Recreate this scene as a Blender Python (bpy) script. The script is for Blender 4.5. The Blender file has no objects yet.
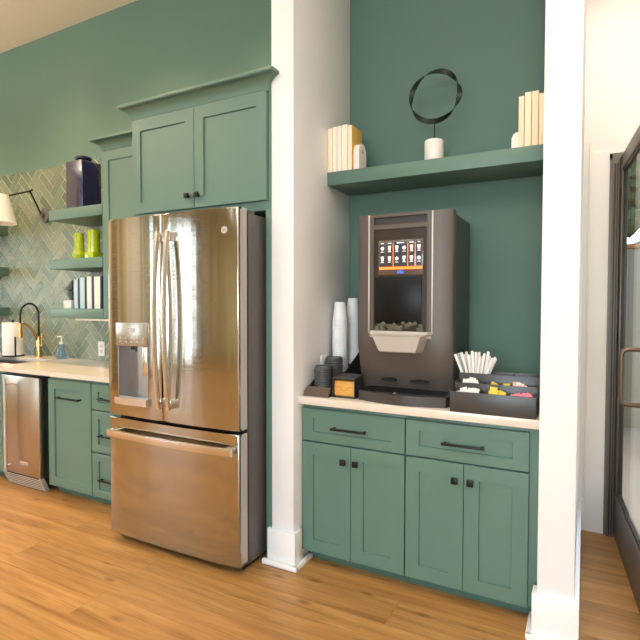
import bpy, bmesh, math, random
from mathutils import Vector, Matrix
random.seed(7)
R = math.radians
sc = bpy.context.scene
COL = sc.collection

# ------------------------------------------------------------------ camera
F, CX, CY = 503.9955, 320.3975, 318.5019
YAW, PIT, ROLL, CAMH = R(27.753), R(1.7528), R(0.0837), 1.3049
fw = Vector((-math.sin(YAW)*math.cos(PIT), math.cos(YAW)*math.cos(PIT), -math.sin(PIT)))
rt = Vector((math.cos(YAW), math.sin(YAW), 0)); up = rt.cross(fw)
rt2 = rt*math.cos(ROLL) + up*math.sin(ROLL); up2 = up*math.cos(ROLL) - rt*math.sin(ROLL)
cd = bpy.data.cameras.new('camera'); cam = bpy.data.objects.new('camera', cd); COL.objects.link(cam)
cam.matrix_world = Matrix(((rt2.x, up2.x, -fw.x, 0), (rt2.y, up2.y, -fw.y, 0), (rt2.z, up2.z, -fw.z, CAMH), (0, 0, 0, 1)))
cd.sensor_width = 36; cd.lens = F/640*36; cd.clip_start = .02
cd.shift_x = -(CX-320)/640; cd.shift_y = (CY-320)/640
sc.camera = cam

def wx(px, Y):
    "X of the vertical line seen at column px, on the plane Y"
    d = fw + rt2*((px-CX)/F); return d.x*Y/d.y

# ------------------------------------------------------------------ helpers
def lin(r, g, b):
    f = lambda c: (c/255/12.92 if c/255 <= .04045 else ((c/255+.055)/1.055)**2.4)
    return (f(r), f(g), f(b), 1)

def newmat(name):
    m = bpy.data.materials.new(name); m.use_nodes = True
    nt = m.node_tree; b = nt.nodes['Principled BSDF']
    return m, nt, b

def mat(name, col, rough=.5, metal=0, noise=.04, scale=18, bump=0, bscale=60, coat=0, spec=None, emit=None, estr=0, trans=0, ior=None, aniso=0):
    m, nt, b = newmat(name)
    b.inputs['Roughness'].default_value = rough; b.inputs['Metallic'].default_value = metal
    b.inputs['Coat Weight'].default_value = coat
    b.inputs['Anisotropic'].default_value = aniso
    if spec is not None: b.inputs['Specular IOR Level'].default_value = spec
    if trans: b.inputs['Transmission Weight'].default_value = trans
    if ior: b.inputs['IOR'].default_value = ior
    if emit: b.inputs['Emission Color'].default_value = emit; b.inputs['Emission Strength'].default_value = estr
    tc = nt.nodes.new('ShaderNodeTexCoord')
    n = nt.nodes.new('ShaderNodeTexNoise'); n.inputs['Scale'].default_value = scale; n.inputs['Detail'].default_value = 4
    nt.links.new(tc.outputs['Object'], n.inputs['Vector'])
    mx = nt.nodes.new('ShaderNodeMix'); mx.data_type = 'RGBA'
    mx.inputs[6].default_value = tuple(c*(1-noise) for c in col[:3])+(1,)
    mx.inputs[7].default_value = tuple(min(1, c*(1+noise)) for c in col[:3])+(1,)
    nt.links.new(n.outputs['Fac'], mx.inputs[0]); nt.links.new(mx.outputs[2], b.inputs['Base Color'])
    if bump:
        n2 = nt.nodes.new('ShaderNodeTexNoise'); n2.inputs['Scale'].default_value = bscale; n2.inputs['Detail'].default_value = 5
        nt.links.new(tc.outputs['Object'], n2.inputs['Vector'])
        bp = nt.nodes.new('ShaderNodeBump'); bp.inputs['Strength'].default_value = bump; bp.inputs['Distance'].default_value = .01
        nt.links.new(n2.outputs['Fac'], bp.inputs['Height']); nt.links.new(bp.outputs[0], b.inputs['Normal'])
    return m

def steel(name, col, rough=.2, wav=.25, xs=7.0, zs=.25, aniso=.0):
    "brushed steel: broad and fine vertical waves in the sheet"
    m, nt, b = newmat(name)
    b.inputs['Metallic'].default_value = 1; b.inputs['Roughness'].default_value = rough
    b.inputs['Base Color'].default_value = col; b.inputs['Anisotropic'].default_value = aniso
    tc = nt.nodes.new('ShaderNodeTexCoord')
    mp = nt.nodes.new('ShaderNodeMapping'); mp.inputs['Scale'].default_value = (xs, xs, zs)
    nt.links.new(tc.outputs['Object'], mp.inputs['Vector'])
    n = nt.nodes.new('ShaderNodeTexNoise'); n.inputs['Scale'].default_value = 1; n.inputs['Detail'].default_value = 1.2
    nt.links.new(mp.outputs[0], n.inputs['Vector'])
    mp2 = nt.nodes.new('ShaderNodeMapping'); mp2.inputs['Scale'].default_value = (3, 3, 900)
    nt.links.new(tc.outputs['Object'], mp2.inputs['Vector'])
    n2 = nt.nodes.new('ShaderNodeTexNoise'); n2.inputs['Scale'].default_value = 1; n2.inputs['Detail'].default_value = 2
    nt.links.new(mp2.outputs[0], n2.inputs['Vector'])
    b1 = nt.nodes.new('ShaderNodeBump'); b1.inputs['Strength'].default_value = wav; b1.inputs['Distance'].default_value = .02
    nt.links.new(n.outputs['Fac'], b1.inputs['Height'])
    b2 = nt.nodes.new('ShaderNodeBump'); b2.inputs['Strength'].default_value = .035; b2.inputs['Distance'].default_value = .002
    nt.links.new(n2.outputs['Fac'], b2.inputs['Height']); nt.links.new(b1.outputs[0], b2.inputs['Normal'])
    nt.links.new(b2.outputs[0], b.inputs['Normal'])
    return m

def oak(name):
    m, nt, b = newmat(name)
    L = nt.links.new; N = nt.nodes.new
    tc = N('ShaderNodeTexCoord')
    br = N('ShaderNodeTexBrick')
    br.inputs['Scale'].default_value = 1; br.inputs['Brick Width'].default_value = 1.9; br.inputs['Row Height'].default_value = .19
    br.inputs['Mortar Size'].default_value = .0016; br.inputs['Mortar Smooth'].default_value = .3
    br.offset = .37; br.offset_frequency = 2
    br.inputs['Color1'].default_value = (0, 0, 0, 1); br.inputs['Color2'].default_value = (1, 1, 1, 1); br.inputs['Mortar'].default_value = (.5, .5, .5, 1)
    L(tc.outputs['Object'], br.inputs['Vector'])
    # per plank offset of the grain
    cmb = N('ShaderNodeVectorMath'); cmb.operation = 'MULTIPLY_ADD'
    cmb.inputs[1].default_value = (3.1, 7.7, 0)
    L(br.outputs['Color'], cmb.inputs[0]); L(tc.outputs['Object'], cmb.inputs[2])
    def noise(scale, vec, det, dist=0):
        mp = N('ShaderNodeMapping'); mp.inputs['Scale'].default_value = scale; L(vec, mp.inputs['Vector'])
        n = N('ShaderNodeTexNoise'); n.inputs['Scale'].default_value = 1; n.inputs['Detail'].default_value = det; n.inputs['Distortion'].default_value = dist
        L(mp.outputs[0], n.inputs['Vector']); return n
    g1 = noise((1.4, 16, 1), cmb.outputs[0], 6, .6)
    g2 = noise((5, 120, 1), cmb.outputs[0], 4, .2)
    g3 = noise((2.2, 4.5, 1), cmb.outputs[0], 3, 1.0)
    def ramp(src, pts):
        r = N('ShaderNodeValToRGB'); e = r.color_ramp.elements
        while len(e) < len(pts): e.new(.5)
        for el, (p, c) in zip(e, pts): el.position = p; el.color = c
        L(src, r.inputs[0]); return r
    base = ramp(g1.outputs['Fac'], [(.25, lin(140, 97, 50)), (.42, lin(164, 119, 66)), (.6, lin(180, 135, 79)), (.8, lin(195, 154, 98))])
    def mix(mode, fac, a, c):
        x = N('ShaderNodeMix'); x.data_type = 'RGBA'; x.blend_type = mode
        if isinstance(fac, float): x.inputs[0].default_value = fac
        else: L(fac, x.inputs[0])
        L(a, x.inputs[6])
        if isinstance(c, tuple): x.inputs[7].default_value = c
        else: L(c, x.inputs[7])
        return x
    fine = ramp(g2.outputs['Fac'], [(.3, (.78, .75, .7, 1)), (.6, (1, 1, 1, 1))])
    m1 = mix('MULTIPLY', .9, base.outputs[0], fine.outputs[0])
    pl = ramp(br.outputs['Color'], [(0, (.82, .8, .78, 1)), (.5, (1, 1, 1, 1)), (1, (1.12, 1.1, 1.04, 1))])
    m2 = mix('MULTIPLY', .75, m1.outputs[2], pl.outputs[0])
    # knots and cracks
    mpv = N('ShaderNodeMapping'); mpv.inputs['Scale'].default_value = (1.7, 4.3, 1); L(cmb.outputs[0], mpv.inputs['Vector'])
    vo = N('ShaderNodeTexVoronoi'); vo.voronoi_dimensions = '2D'; vo.inputs['Scale'].default_value = 1.0; L(mpv.outputs[0], vo.inputs['Vector'])
    kn = ramp(vo.outputs['Distance'], [(.0, (1, 1, 1, 1)), (.03, (.7, .7, .7, 1)), (.08, (0, 0, 0, 1))])
    kf = N('ShaderNodeMath'); kf.operation = 'MULTIPLY'; L(kn.outputs[0], kf.inputs[0]); L(ramp(g3.outputs['Fac'], [(.38, (0, 0, 0, 1)), (.52, (1, 1, 1, 1))]).outputs[0], kf.inputs[1])
    kg = N('ShaderNodeMath'); kg.operation = 'MULTIPLY'; kg.inputs[1].default_value = .7; L(kf.outputs[0], kg.inputs[0])
    m3 = mix('MIX', kg.outputs[0], m2.outputs[2], lin(92, 55, 28))
    cr = ramp(noise((1.1, 55, 1), cmb.outputs[0], 3, 1.5).outputs['Fac'], [(.645, (0, 0, 0, 1)), (.71, (1, 1, 1, 1))])
    cf = N('ShaderNodeMath'); cf.operation = 'MULTIPLY'; cf.inputs[1].default_value = .7; L(cr.outputs[0], cf.inputs[0])
    m4 = mix('MIX', cf.outputs[0], m3.outputs[2], lin(120, 72, 36))
    mo = N('ShaderNodeMath'); mo.operation = 'MULTIPLY'; mo.inputs[1].default_value = .4; L(br.outputs['Fac'], mo.inputs[0])
    m5 = mix('MIX', mo.outputs[0], m4.outputs[2], lin(100, 62, 32))
    L(m5.outputs[2], b.inputs['Base Color'])
    b.inputs['Roughness'].default_value = .42
    bp = N('ShaderNodeBump'); bp.inputs['Strength'].default_value = .15; bp.inputs['Distance'].default_value = .004
    L(g2.outputs['Fac'], bp.inputs['Height']); L(bp.outputs[0], b.inputs['Normal'])
    return m

def island_mat(name, stops, rough=.15, bump=.25, bscale=25):
    "each loose piece of the mesh takes its own glaze"
    m, nt, b = newmat(name)
    g = nt.nodes.new('ShaderNodeNewGeometry'); r = nt.nodes.new('ShaderNodeValToRGB'); e = r.color_ramp.elements
    while len(e) < len(stops): e.new(.5)
    for el, (p, c) in zip(e, stops): el.position = p; el.color = c
    nt.links.new(g.outputs['Random Per Island'], r.inputs[0])
    tc = nt.nodes.new('ShaderNodeTexCoord'); n = nt.nodes.new('ShaderNodeTexNoise'); n.inputs['Scale'].default_value = bscale; n.inputs['Detail'].default_value = 3
    nt.links.new(tc.outputs['Object'], n.inputs['Vector'])
    mx = nt.nodes.new('ShaderNodeMix'); mx.data_type = 'RGBA'; mx.blend_type = 'MULTIPLY'; mx.inputs[0].default_value = .35
    nt.links.new(r.outputs[0], mx.inputs[6]); nt.links.new(n.outputs['Color'], mx.inputs[7])
    nt.links.new(r.outputs[0], b.inputs['Base Color'])
    bp = nt.nodes.new('ShaderNodeBump'); bp.inputs['Strength'].default_value = bump; bp.inputs['Distance'].default_value = .01
    nt.links.new(n.outputs['Fac'], bp.inputs['Height']); nt.links.new(bp.outputs[0], b.inputs['Normal'])
    b.inputs['Roughness'].default_value = rough
    return m

class MB:
    def __init__(s): s.bm = bmesh.new()
    def box(s, x0, x1, y0, y1, z0, z1, bev=0, seg=2, M=None):
        g = bmesh.ops.create_cube(s.bm, size=1)['verts']
        for v in g:
            v.co = Vector((x0+(v.co.x+.5)*(x1-x0), y0+(v.co.y+.5)*(y1-y0), z0+(v.co.z+.5)*(z1-z0)))
        if bev:
            es = list({e for v in g for e in v.link_edges})
            r = bmesh.ops.bevel(s.bm, geom=es, offset=bev, segments=seg, affect='EDGES', profile=.5)
            g = [v for v in r['verts']]
            g = list({v for f in r['faces'] for v in f.verts} | set(g))
        if M is not None:
            seen = set(g); st = list(g)
            while st:
                v = st.pop()
                for e in v.link_edges:
                    o = e.other_vert(v)
                    if o not in seen: seen.add(o); st.append(o)
            for v in seen: v.co = M @ v.co
        return s
    def lathe(s, prof, c=(0, 0, 0), seg=28, M=None, cap=True):
        c = Vector(c); rings = []
        for r, z in prof:
            ring = []
            for i in range(seg):
                a = 2*math.pi*i/seg; p = Vector((r*math.cos(a), r*math.sin(a), z))
                if M is not None: p = M @ p
                ring.append(s.bm.verts.new(c+p))
            rings.append(ring)
        for a, b in zip(rings, rings[1:]):
            for i in range(seg): s.bm.faces.new((a[i], a[(i+1) % seg], b[(i+1) % seg], b[i]))
        if cap:
            s.bm.faces.new(list(reversed(rings[0]))); s.bm.faces.new(rings[-1])
        return s
    def tube(s, pts, r, seg=10, sx=1.0):
        pts = [Vector(p) for p in pts]; n = len(pts); rings = []
        ref = None
        for i, p in enumerate(pts):
            t = (pts[min(i+1, n-1)]-pts[max(i-1, 0)]).normalized()
            if ref is None: ref = Vector((0, 0, 1)) if abs(t.z) < .9 else Vector((1, 0, 0))
            a = (ref - t*ref.dot(t)).normalized(); b = t.cross(a); ref = a
            rr = r[i] if isinstance(r, (list, tuple)) else r
            rings.append([s.bm.verts.new(p+a*rr*math.cos(2*math.pi*k/seg)+b*rr*sx*math.sin(2*math.pi*k/seg)) for k in range(seg)])
        for a, b in zip(rings, rings[1:]):
            for k in range(seg): s.bm.faces.new((a[k], a[(k+1) % seg], b[(k+1) % seg], b[k]))
        s.bm.faces.new(list(reversed(rings[0]))); s.bm.faces.new(rings[-1])
        return s
    def prism(s, poly, fn, d0, d1):
        "poly: list of 2D points; fn(u, v, d) -> 3D"
        a = [s.bm.verts.new(fn(u, v, d0)) for u, v in poly]; b = [s.bm.verts.new(fn(u, v, d1)) for u, v in poly]
        n = len(poly)
        for i in range(n): s.bm.faces.new((a[i], a[(i+1) % n], b[(i+1) % n], b[i]))
        s.bm.faces.new(list(reversed(a))); s.bm.faces.new(b)
        return s
    def shaker(s, x0, x1, z0, z1, yf, yb, st=.058, rl=.058, rec=.009):
        "a framed door facing -Y with a recessed flat panel"
        V = s.bm.verts.new
        def ring(dx, dz, y): return [V((x0+dx, y, z0+dz)), V((x1-dx, y, z0+dz)), V((x1-dx, y, z1-dz)), V((x0+dx, y, z1-dz))]
        e = .0015
        back = ring(0, 0, yb); r0 = ring(0, 0, yf+e); r1 = ring(e, e, yf); r2 = ring(st, rl, yf); r3 = ring(st+.002, rl+.002, yf+rec)
        for a, b in ((back, r0), (r0, r1), (r1, r2), (r2, r3)):
            for i in range(4): s.bm.faces.new((a[i], a[(i+1) % 4], b[(i+1) % 4], b[i]))
        s.bm.faces.new(list(reversed(back))); s.bm.faces.new(r3)
        return s
    def grid(s, rows):
        vs = [[s.bm.verts.new(p) for p in r] for r in rows]
        for a, b in zip(vs, vs[1:]):
            for i in range(len(a)-1): s.bm.faces.new((a[i], a[i+1], b[i+1], b[i]))
        return s
    def build(s, name, m, parent=None, smooth=None, loc=None, kind=None):
        bmesh.ops.recalc_face_normals(s.bm, faces=s.bm.faces)
        me = bpy.data.meshes.new(name)
        if loc is not None:
            L = Vector(loc)
            for v in s.bm.verts: v.co -= L
        elif parent is not None:
            L = Vector(parent['_o']) if '_o' in parent else Vector((0, 0, 0))
            for v in s.bm.verts: v.co -= L
        s.bm.to_mesh(me); s.bm.free()
        o = bpy.data.objects.new(name, me); COL.objects.link(o)
        me.materials.append(m)
        for p in me.polygons: p.use_smooth = True
        me.set_sharp_from_angle(angle=R(smooth if smooth else 32))
        if parent is not None:
            o.parent = parent; o['_o'] = list(parent['_o']) if '_o' in parent else [0, 0, 0]
            if loc is not None: o['_o'] = list(loc)
        else:
            o['_o'] = list(loc) if loc is not None else [0, 0, 0]
        if loc is not None: o.location = loc
        if kind: o['kind'] = kind
        return o

def thing(name, label, cat, loc, group=None):
    o = bpy.data.objects.new(name, None); COL.objects.link(o); o.location = loc; o['_o'] = list(loc)
    o.empty_display_size = .05
    return tag(o, label, cat, group)
def tag(o, label, cat, group=None):
    o['label'] = label; o['category'] = cat
    if group: o['group'] = group
    return o
def struct(o): o['kind'] = 'structure'; return o
def dup(o, loc, label=None, group=None, rot=None):
    c = o.copy(); COL.objects.link(c); c.location = loc
    if rot is not None: c.rotation_euler = rot
    if label: c['label'] = label
    if group: c['group'] = group
    for ch in o.children:
        d = ch.copy(); COL.objects.link(d); d.parent = c
        for g in ch.children:
            e = g.copy(); COL.objects.link(e); e.parent = d
    return c

# ------------------------------------------------------------------ materials
M_green = mat('cabinet_paint', lin(88, 118, 106), .42, noise=.02, bump=.02, bscale=90)
M_wall = mat('wall_green_paint', lin(84, 114, 103), .6, noise=.02, bump=.05, bscale=140)
M_white = mat('white_trim_paint', lin(240, 239, 240), .45, noise=.01, bump=.02, bscale=120)
M_cream = mat('warm_wall_paint', lin(236, 229, 220), .6, noise=.01, bump=.03, bscale=150)
M_ceil = mat('ceiling_paint', lin(228, 219, 205), .7, noise=.01, bump=.03, bscale=150)
M_tan = mat('tan_wall_paint', lin(208, 194, 150), .6, noise=.03)
M_oak = oak('oak_planks')
M_quartz = mat('white_quartz', lin(220, 208, 194), .18, noise=.05, scale=9)
M_black = mat('black_metal', lin(34, 30, 28), .35, metal=.6, noise=.05)
M_blackp = mat('black_plastic', lin(46, 44, 43), .4, noise=.05)
M_dark = mat('dark_gap', lin(16, 16, 17), .6)
M_toe = mat('toe_kick_paint', lin(74, 106, 94), .55, noise=.02)
M_steel = steel('stainless_door', (.455, .435, .385, 1), .07, .055, 15, .3)
M_steel2 = steel('stainless_handle', (.76, .71, .66, 1), .22, .03, 20, 3)
M_steelw = steel('stainless_ice_maker', (.46, .41, .35, 1), .28, .05, 6, .3)
M_steeld = steel('dispenser_steel', (.42, .41, .41, 1), .3, .03, 20, 3)
M_side = mat('fridge_grey_side', lin(96, 92, 90), .45, metal=.3, noise=.04)
M_gask = mat('door_edge_grey', lin(186, 178, 174), .4, metal=.4, noise=.03)
M_brass = mat('brushed_brass', (.72, .44, .17, 1), .25, metal=1, noise=.05)
M_bronze = mat('dark_bronze', lin(104, 92, 80), .4, metal=.3, noise=.05)
M_bronzed = mat('darker_bronze', lin(40, 34, 30), .5, metal=.3, noise=.05)
M_bar = mat('bronze_pull', lin(104, 88, 74), .3, metal=.8, noise=.05)
M_cup = mat('white_paper_cup', lin(240, 239, 240), .5, noise=.02)
M_lid = mat('dark_grey_lid', lin(70, 70, 72), .4, noise=.05)
M_kraft = mat('kraft_paper', lin(214, 156, 74), .7, noise=.06, scale=40)
M_rack = mat('smoked_rack_plastic', lin(52, 46, 42), .3, noise=.06)
M_paper = mat('white_paper', lin(240, 236, 232), .7, noise=.03)
M_yel = mat('yellow_packet_paper', lin(232, 200, 62), .6, noise=.08, scale=60)
M_pink = mat('pink_packet_paper', lin(232, 128, 150), .6, noise=.08, scale=60)
M_peach = mat('peach_packet_paper', lin(236, 186, 168), .6, noise=.10, scale=60)
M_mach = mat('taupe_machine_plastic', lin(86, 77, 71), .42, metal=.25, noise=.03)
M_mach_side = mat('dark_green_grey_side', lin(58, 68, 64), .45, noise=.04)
M_silver = mat('silver_trim', lin(198, 192, 184), .35, metal=.4, noise=.02)
M_wood_dk = mat('dark_wood_panel', lin(46, 31, 19), .3, noise=.3, scale=14)
M_glassblk = mat('black_glass', lin(9, 9, 10), .35, noise=.05, spec=.2)
M_cream_b = mat('cream_book_cloth', lin(248, 232, 202), .7, noise=.03)
M_white_b = mat('ivory_book_cloth', lin(246, 238, 222), .7, noise=.03)
M_gold_b = mat('mustard_book_cover', lin(222, 176, 84), .6, noise=.04)
M_peach_b = mat('peach_book_cloth', lin(244, 224, 196), .7, noise=.03)
M_page = mat('book_pages', lin(236, 224, 200), .8, noise=.06, scale=80)
M_navy = mat('navy_glaze', lin(34, 32, 70), .12, noise=.12, coat=.6)
M_navyc = mat('navy_book_cover', lin(52, 58, 104), .5, noise=.1, scale=90)
M_blueb = mat('pale_blue_book_spine', lin(190, 216, 220), .6, noise=.05)
M_plaster = mat('white_plaster', lin(240, 234, 228), .6, noise=.03, bump=.08)
M_lime = mat('lime_glaze', lin(180, 194, 22), .18, noise=.06, coat=.5)
M_ring = mat('dark_green_metal', lin(38, 46, 38), .45, metal=.5, noise=.08)
M_shade = mat('white_linen_shade', lin(236, 236, 238), .8, noise=.03)
M_soap = mat('blue_soap', lin(165, 205, 240), .08, trans=.85, ior=1.35)
M_clear = mat('clear_plastic', (.95, .97, 1, 1), .05, trans=.9, ior=1.3, noise=0)
def thin_glass(name):
    m = bpy.data.materials.new(name); m.use_nodes = True; nt = m.node_tree; nt.nodes.clear(); N = nt.nodes.new
    o = N('ShaderNodeOutputMaterial'); mx = N('ShaderNodeMixShader'); tr = N('ShaderNodeBsdfTransparent'); gl = N('ShaderNodeBsdfGlossy'); fr = N('ShaderNodeMath'); lw = N('ShaderNodeLayerWeight'); pw = N('ShaderNodeMath')
    tr.inputs[0].default_value = (.93, .96, .94, 1); gl.inputs['Roughness'].default_value = .01; lw.inputs[0].default_value = .5; pw.operation = 'POWER'; pw.inputs[1].default_value = 5; fr.operation = 'MULTIPLY_ADD'; fr.inputs[1].default_value = .55; fr.inputs[2].default_value = .03
    nt.links.new(lw.outputs['Facing'], pw.inputs[0]); nt.links.new(pw.outputs[0], fr.inputs[0])
    nt.links.new(fr.outputs[0], mx.inputs[0]); nt.links.new(tr.outputs[0], mx.inputs[1]); nt.links.new(gl.outputs[0], mx.inputs[2]); nt.links.new(mx.outputs[0], o.inputs[0])
    return m
M_glass = thin_glass('door_glass')
M_hedge = mat('hedge_leaves', lin(86, 92, 40), .7, noise=.5, scale=14)
M_terr = mat('terrace_boards', lin(168, 140, 108), .7, noise=.08)
M_tile = island_mat('sage_glazed_tile', [(0, lin(88, 104, 90)), (.3, lin(102, 116, 98)), (.6, lin(112, 124, 104)), (.85, lin(124, 130, 110)), (1, lin(88, 100, 80))], .09, .5, 60)
M_grout = mat('pale_grout', lin(206, 208, 188), .9, noise=.04)
M_strip = mat('white_light_strip', lin(240, 236, 226), .4)

# ------------------------------------------------------------------ setting
XW0, XW1, YR0, YB, YCOR, ZC = -7.2, 2.2, -6.2, 2.755, 3.25, 3.563
def boxo(name, *a, m, bev=0, parent=None): return MB().box(*a, bev=bev).build(name, m, parent)
struct(boxo('floor', XW0-.1, XW1+.1, YR0-.1, YCOR+.15, -.1, 0, m=M_oak))
struct(boxo('ceiling', XW0-.1, XW1+.1, YR0-.1, YCOR+.15, ZC, ZC+.1, m=M_ceil))
struct(boxo('wall_back', XW0-.1, -1.3138, YB, YB+.12, 0, ZC, m=M_wall))
struct(boxo('wall_alcove', -1.3138, -.0865, YB, YB+.12, 0, ZC, m=M_wall))
XCL, XL, XR, XR2, YF = -1.379, -1.2535, -.1512, -.0218, 2.1014
struct(boxo('wall_partition_left', XCL, XL, YF, YB, 0, ZC, m=M_white, bev=.002))
struct(boxo('wall_partition_right', XR, XR2, YF, YCOR, 0, ZC, m=M_white, bev=.002))
# wall of the corridor with its doorway
DX0, DX1, DZ = .106, 1.31, 2.133
b = MB(); b.box(XR2, DX0, YCOR, YCOR+.14, 0, ZC); b.box(DX0, DX1, YCOR, YCOR+.14, DZ, ZC); b.box(DX1, XW1+.1, YCOR, YCOR+.14, 0, ZC)
struct(b.build('wall_corridor', M_cream))
b = MB(); b.box(.013, DX0, YCOR-.012, YCOR+.001, 0, 2.147, bev=.0015); b.box(XR2, .013, YCOR-.012, YCOR+.001, 0, .182, bev=.0015); b.box(.004, .013, YCOR-.022, YCOR-.010, .182, 2.20, bev=.003); b.box(XR2, .013, YCOR-.022, YCOR-.010, .174, .183, bev=.003);
struct(b.build('trim_1', M_cream))
struct(boxo('wall_right', XW1, XW1+.1, YR0, YCOR, 0, ZC, m=M_cream))
# left and rear walls; their windows are invented for light and reflections
def holed(name, axis, pos, lo, hi, holes, m):
    b = MB(); cur = lo
    def seg(a, c, z0, z1):
        if c-a < 1e-4 or z1-z0 < 1e-4: return
        if axis == 'x': b.box(pos-.1, pos, a, c, z0, z1)
        else: b.box(a, c, pos-.1, pos, z0, z1)
    for a, c, z0, z1 in sorted(holes):
        seg(cur, a, 0, ZC); seg(a, c, 0, z0); seg(a, c, z1, ZC); cur = c
    seg(cur, hi, 0, ZC)
    return struct(b.build(name, m))
LH = [(-3.5, -3.15, .15, 2.9), (-4.6, -4.3, .15, 2.9), (-.3, 1.25, .95, 2.15)]
RH = [(-1.6, 1.6, .7, 2.7)]
holed('wall_left', 'x', XW0, YR0, YCOR, LH, M_tan)
holed('wall_rear', 'y', YR0, XW0, XW1, RH, M_tan)
def window(name, axis, pos, a, c, z0, z1, nx, nz):
    b = MB(); t = .035
    def bar(u0, u1, w0, w1):
        if axis == 'x': b.box(pos-.08, pos-.03, u0, u1, w0, w1)
        else: b.box(u0, u1, pos-.08, pos-.03, w0, w1)
    for i in range(nx+1):
        u = a+(c-a-t)*i/nx; bar(u, u+t, z0, z1)
    for i in range(nz+1):
        w = z0+(z1-z0-t)*i/nz; bar(a, c, w, w+t)
    struct(b.build(name, M_white))
window('added_window_1', 'x', XW0, *LH[0], 1, 3); window('added_window_2', 'x', XW0, *LH[1], 1, 3); window('added_window_3', 'y', YR0, *RH[0], 4, 2); window('added_window_4', 'x', XW0, *LH[2], 3, 2)  # frames of the invented windows

# unseen pilasters and panels added on the left wall to streak refrigerator reflections
M_pan = mat('dark_reflection_panel', lin(96, 70, 42), .5, noise=.1)
k = 1
for y0, y1, mm in ((-5.9, -5.5, M_white), (-5.3, -4.85, M_pan), (-4.15, -3.9, M_pan), (-2.85, -2.6, M_green), (-2.3, -1.9, M_white), (-1.5, -1.2, M_pan), (-.75, -.5, M_white), (1.5, 1.8, M_pan)):
    k += 1; struct(boxo('trim_%d' % k, XW0, XW0+.05, y0, y1, 0, 3.2, m=mm, bev=.004))
# column plinths
def plinth(name, x0, x1, both, right_open=False):
    b = MB(); e, t = .0173, .0386
    yb = 2.158
    b.box(x0-e, x1+e, YF-e, YF, 0, .1786, bev=.002)
    if both != 'right': b.box(x1, x1+e, YF-.001, yb, 0, .1786, bev=.002)
    if both != 'left': b.box(x0-e, x0, YF-.001, yb, 0, .1786, bev=.002)
    def shoe(xa, xb, ya, yc): b.box(xa, xb, ya, yc, 0, .026, bev=.006, seg=3)
    shoe(x0-t, x1+t, YF-t, YF-e+.002)
    if both != 'right': shoe(x1+e-.002, x1+t, YF-t+.001, 2.236)
    if both != 'left': shoe(x0-t, x0-e+.002, YF-t+.001, 2.236)
    return struct(b.build(name, M_white))
plinth('baseboard_left', XCL, XL, 'left')
def plinth_right():
    b = MB(); e, t = .0173, .0386
    b.box(XR-e, XR2+e, YF-e, YF, 0, .1786, bev=.002); b.box(XR2, XR2+e, YF-.001, YCOR-.023, 0, .1786, bev=.002); b.box(XR-e, XR, YF-.001, 2.158, 0, .1786, bev=.002)
    b.box(XR-t, XR2+t-.004, YF-t, YF-e+.002, 0, .026, bev=.006, seg=3); b.box(XR-t, XR-e+.002, YF-t+.001, 2.236, 0, .026, bev=.006, seg=3)
    return struct(b.build('baseboard_right', M_white))
plinth_right()

# herringbone glazed tile
def clip(poly, x0, x1, z0, z1):
    def cut(p, f, inter):
        out = []
        for i in range(len(p)):
            a, c = p[i], p[(i+1) % len(p)]
            fa, fc = f(a), f(c)
            if fa >= 0: out.append(a)
            if (fa >= 0) != (fc >= 0):
                t = fa/(fa-fc); out.append((a[0]+(c[0]-a[0])*t, a[1]+(c[1]-a[1])*t))
        return out
    for f in (lambda p: p[0]-x0, lambda p: x1-p[0], lambda p: p[1]-z0, lambda p: z1-p[1]):
        poly = cut(poly, f, None)
        if len(poly) < 3: return None
    return poly
def tiles():
    b = MB(); W, n = .069, 3; L = W*n; gap = .0046
    c = math.cos(R(45)); X0, X1, Z0, Z1 = -5.6, -2.36, .846, 2.4535
    ox, oz = -4.0, 1.6; rects = []
    rng = 16
    for r in range(-60, 61):
        for m in range(-12, 13):
            rects.append(((r+2*n*m)*W, r*W, L, W))
            rects.append((r*W, (r-2*n+1+2*n*m)*W, W, L))
    for (u, v, du, dv) in rects:
        cu, cv = u+du/2, v+dv/2
        px, pz = ox+(cu-cv)*c, oz+(cu+cv)*c
        if not (X0-.3 < px < X1+.3 and Z0-.3 < pz < Z1+.3): continue
        def ring(g): return [(ox+(a-d)*c, oz+(a+d)*c) for a, d in ((u+g, v+g), (u+du-g, v+g), (u+du-g, v+dv-g), (u+g, v+dv-g))]
        po = clip(ring(gap/2), X0, X1, Z0, Z1); 
        if not po: continue
        cx = sum(p[0] for p in po)/len(po); cz = sum(p[1] for p in po)/len(po)
        k = [.0, .0]
        tx, tz = random.uniform(-.011, .011), random.uniform(-.011, .011)
        pin = [(p[0]+(cx-p[0])*.02, p[1]+(cz-p[1])*.03) for p in po]
        A = [b.bm.verts.new((p[0], YB-.001, p[1])) for p in po]
        B = [b.bm.verts.new((p[0], YB-.0072, p[1])) for p in po]
        C = [b.bm.verts.new((p[0], YB-.0084+(p[0]-cx)*tx+(p[1]-cz)*tz, p[1])) for p in pin]
        for P, Q in ((A, B), (B, C)):
            for i in range(len(P)): b.bm.faces.new((P[i], P[(i+1) % len(P)], Q[(i+1) % len(P)], Q[i]))
        b.bm.faces.new(C)
    o = b.build('wall_tile', M_tile, smooth=12); struct(o)
    for p in o.data.polygons: p.use_smooth = False
    g = MB().box(X0, X1, YB-.0062, YB+.001, Z0, Z1).build('grout', M_grout, o)
tiles()

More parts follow.
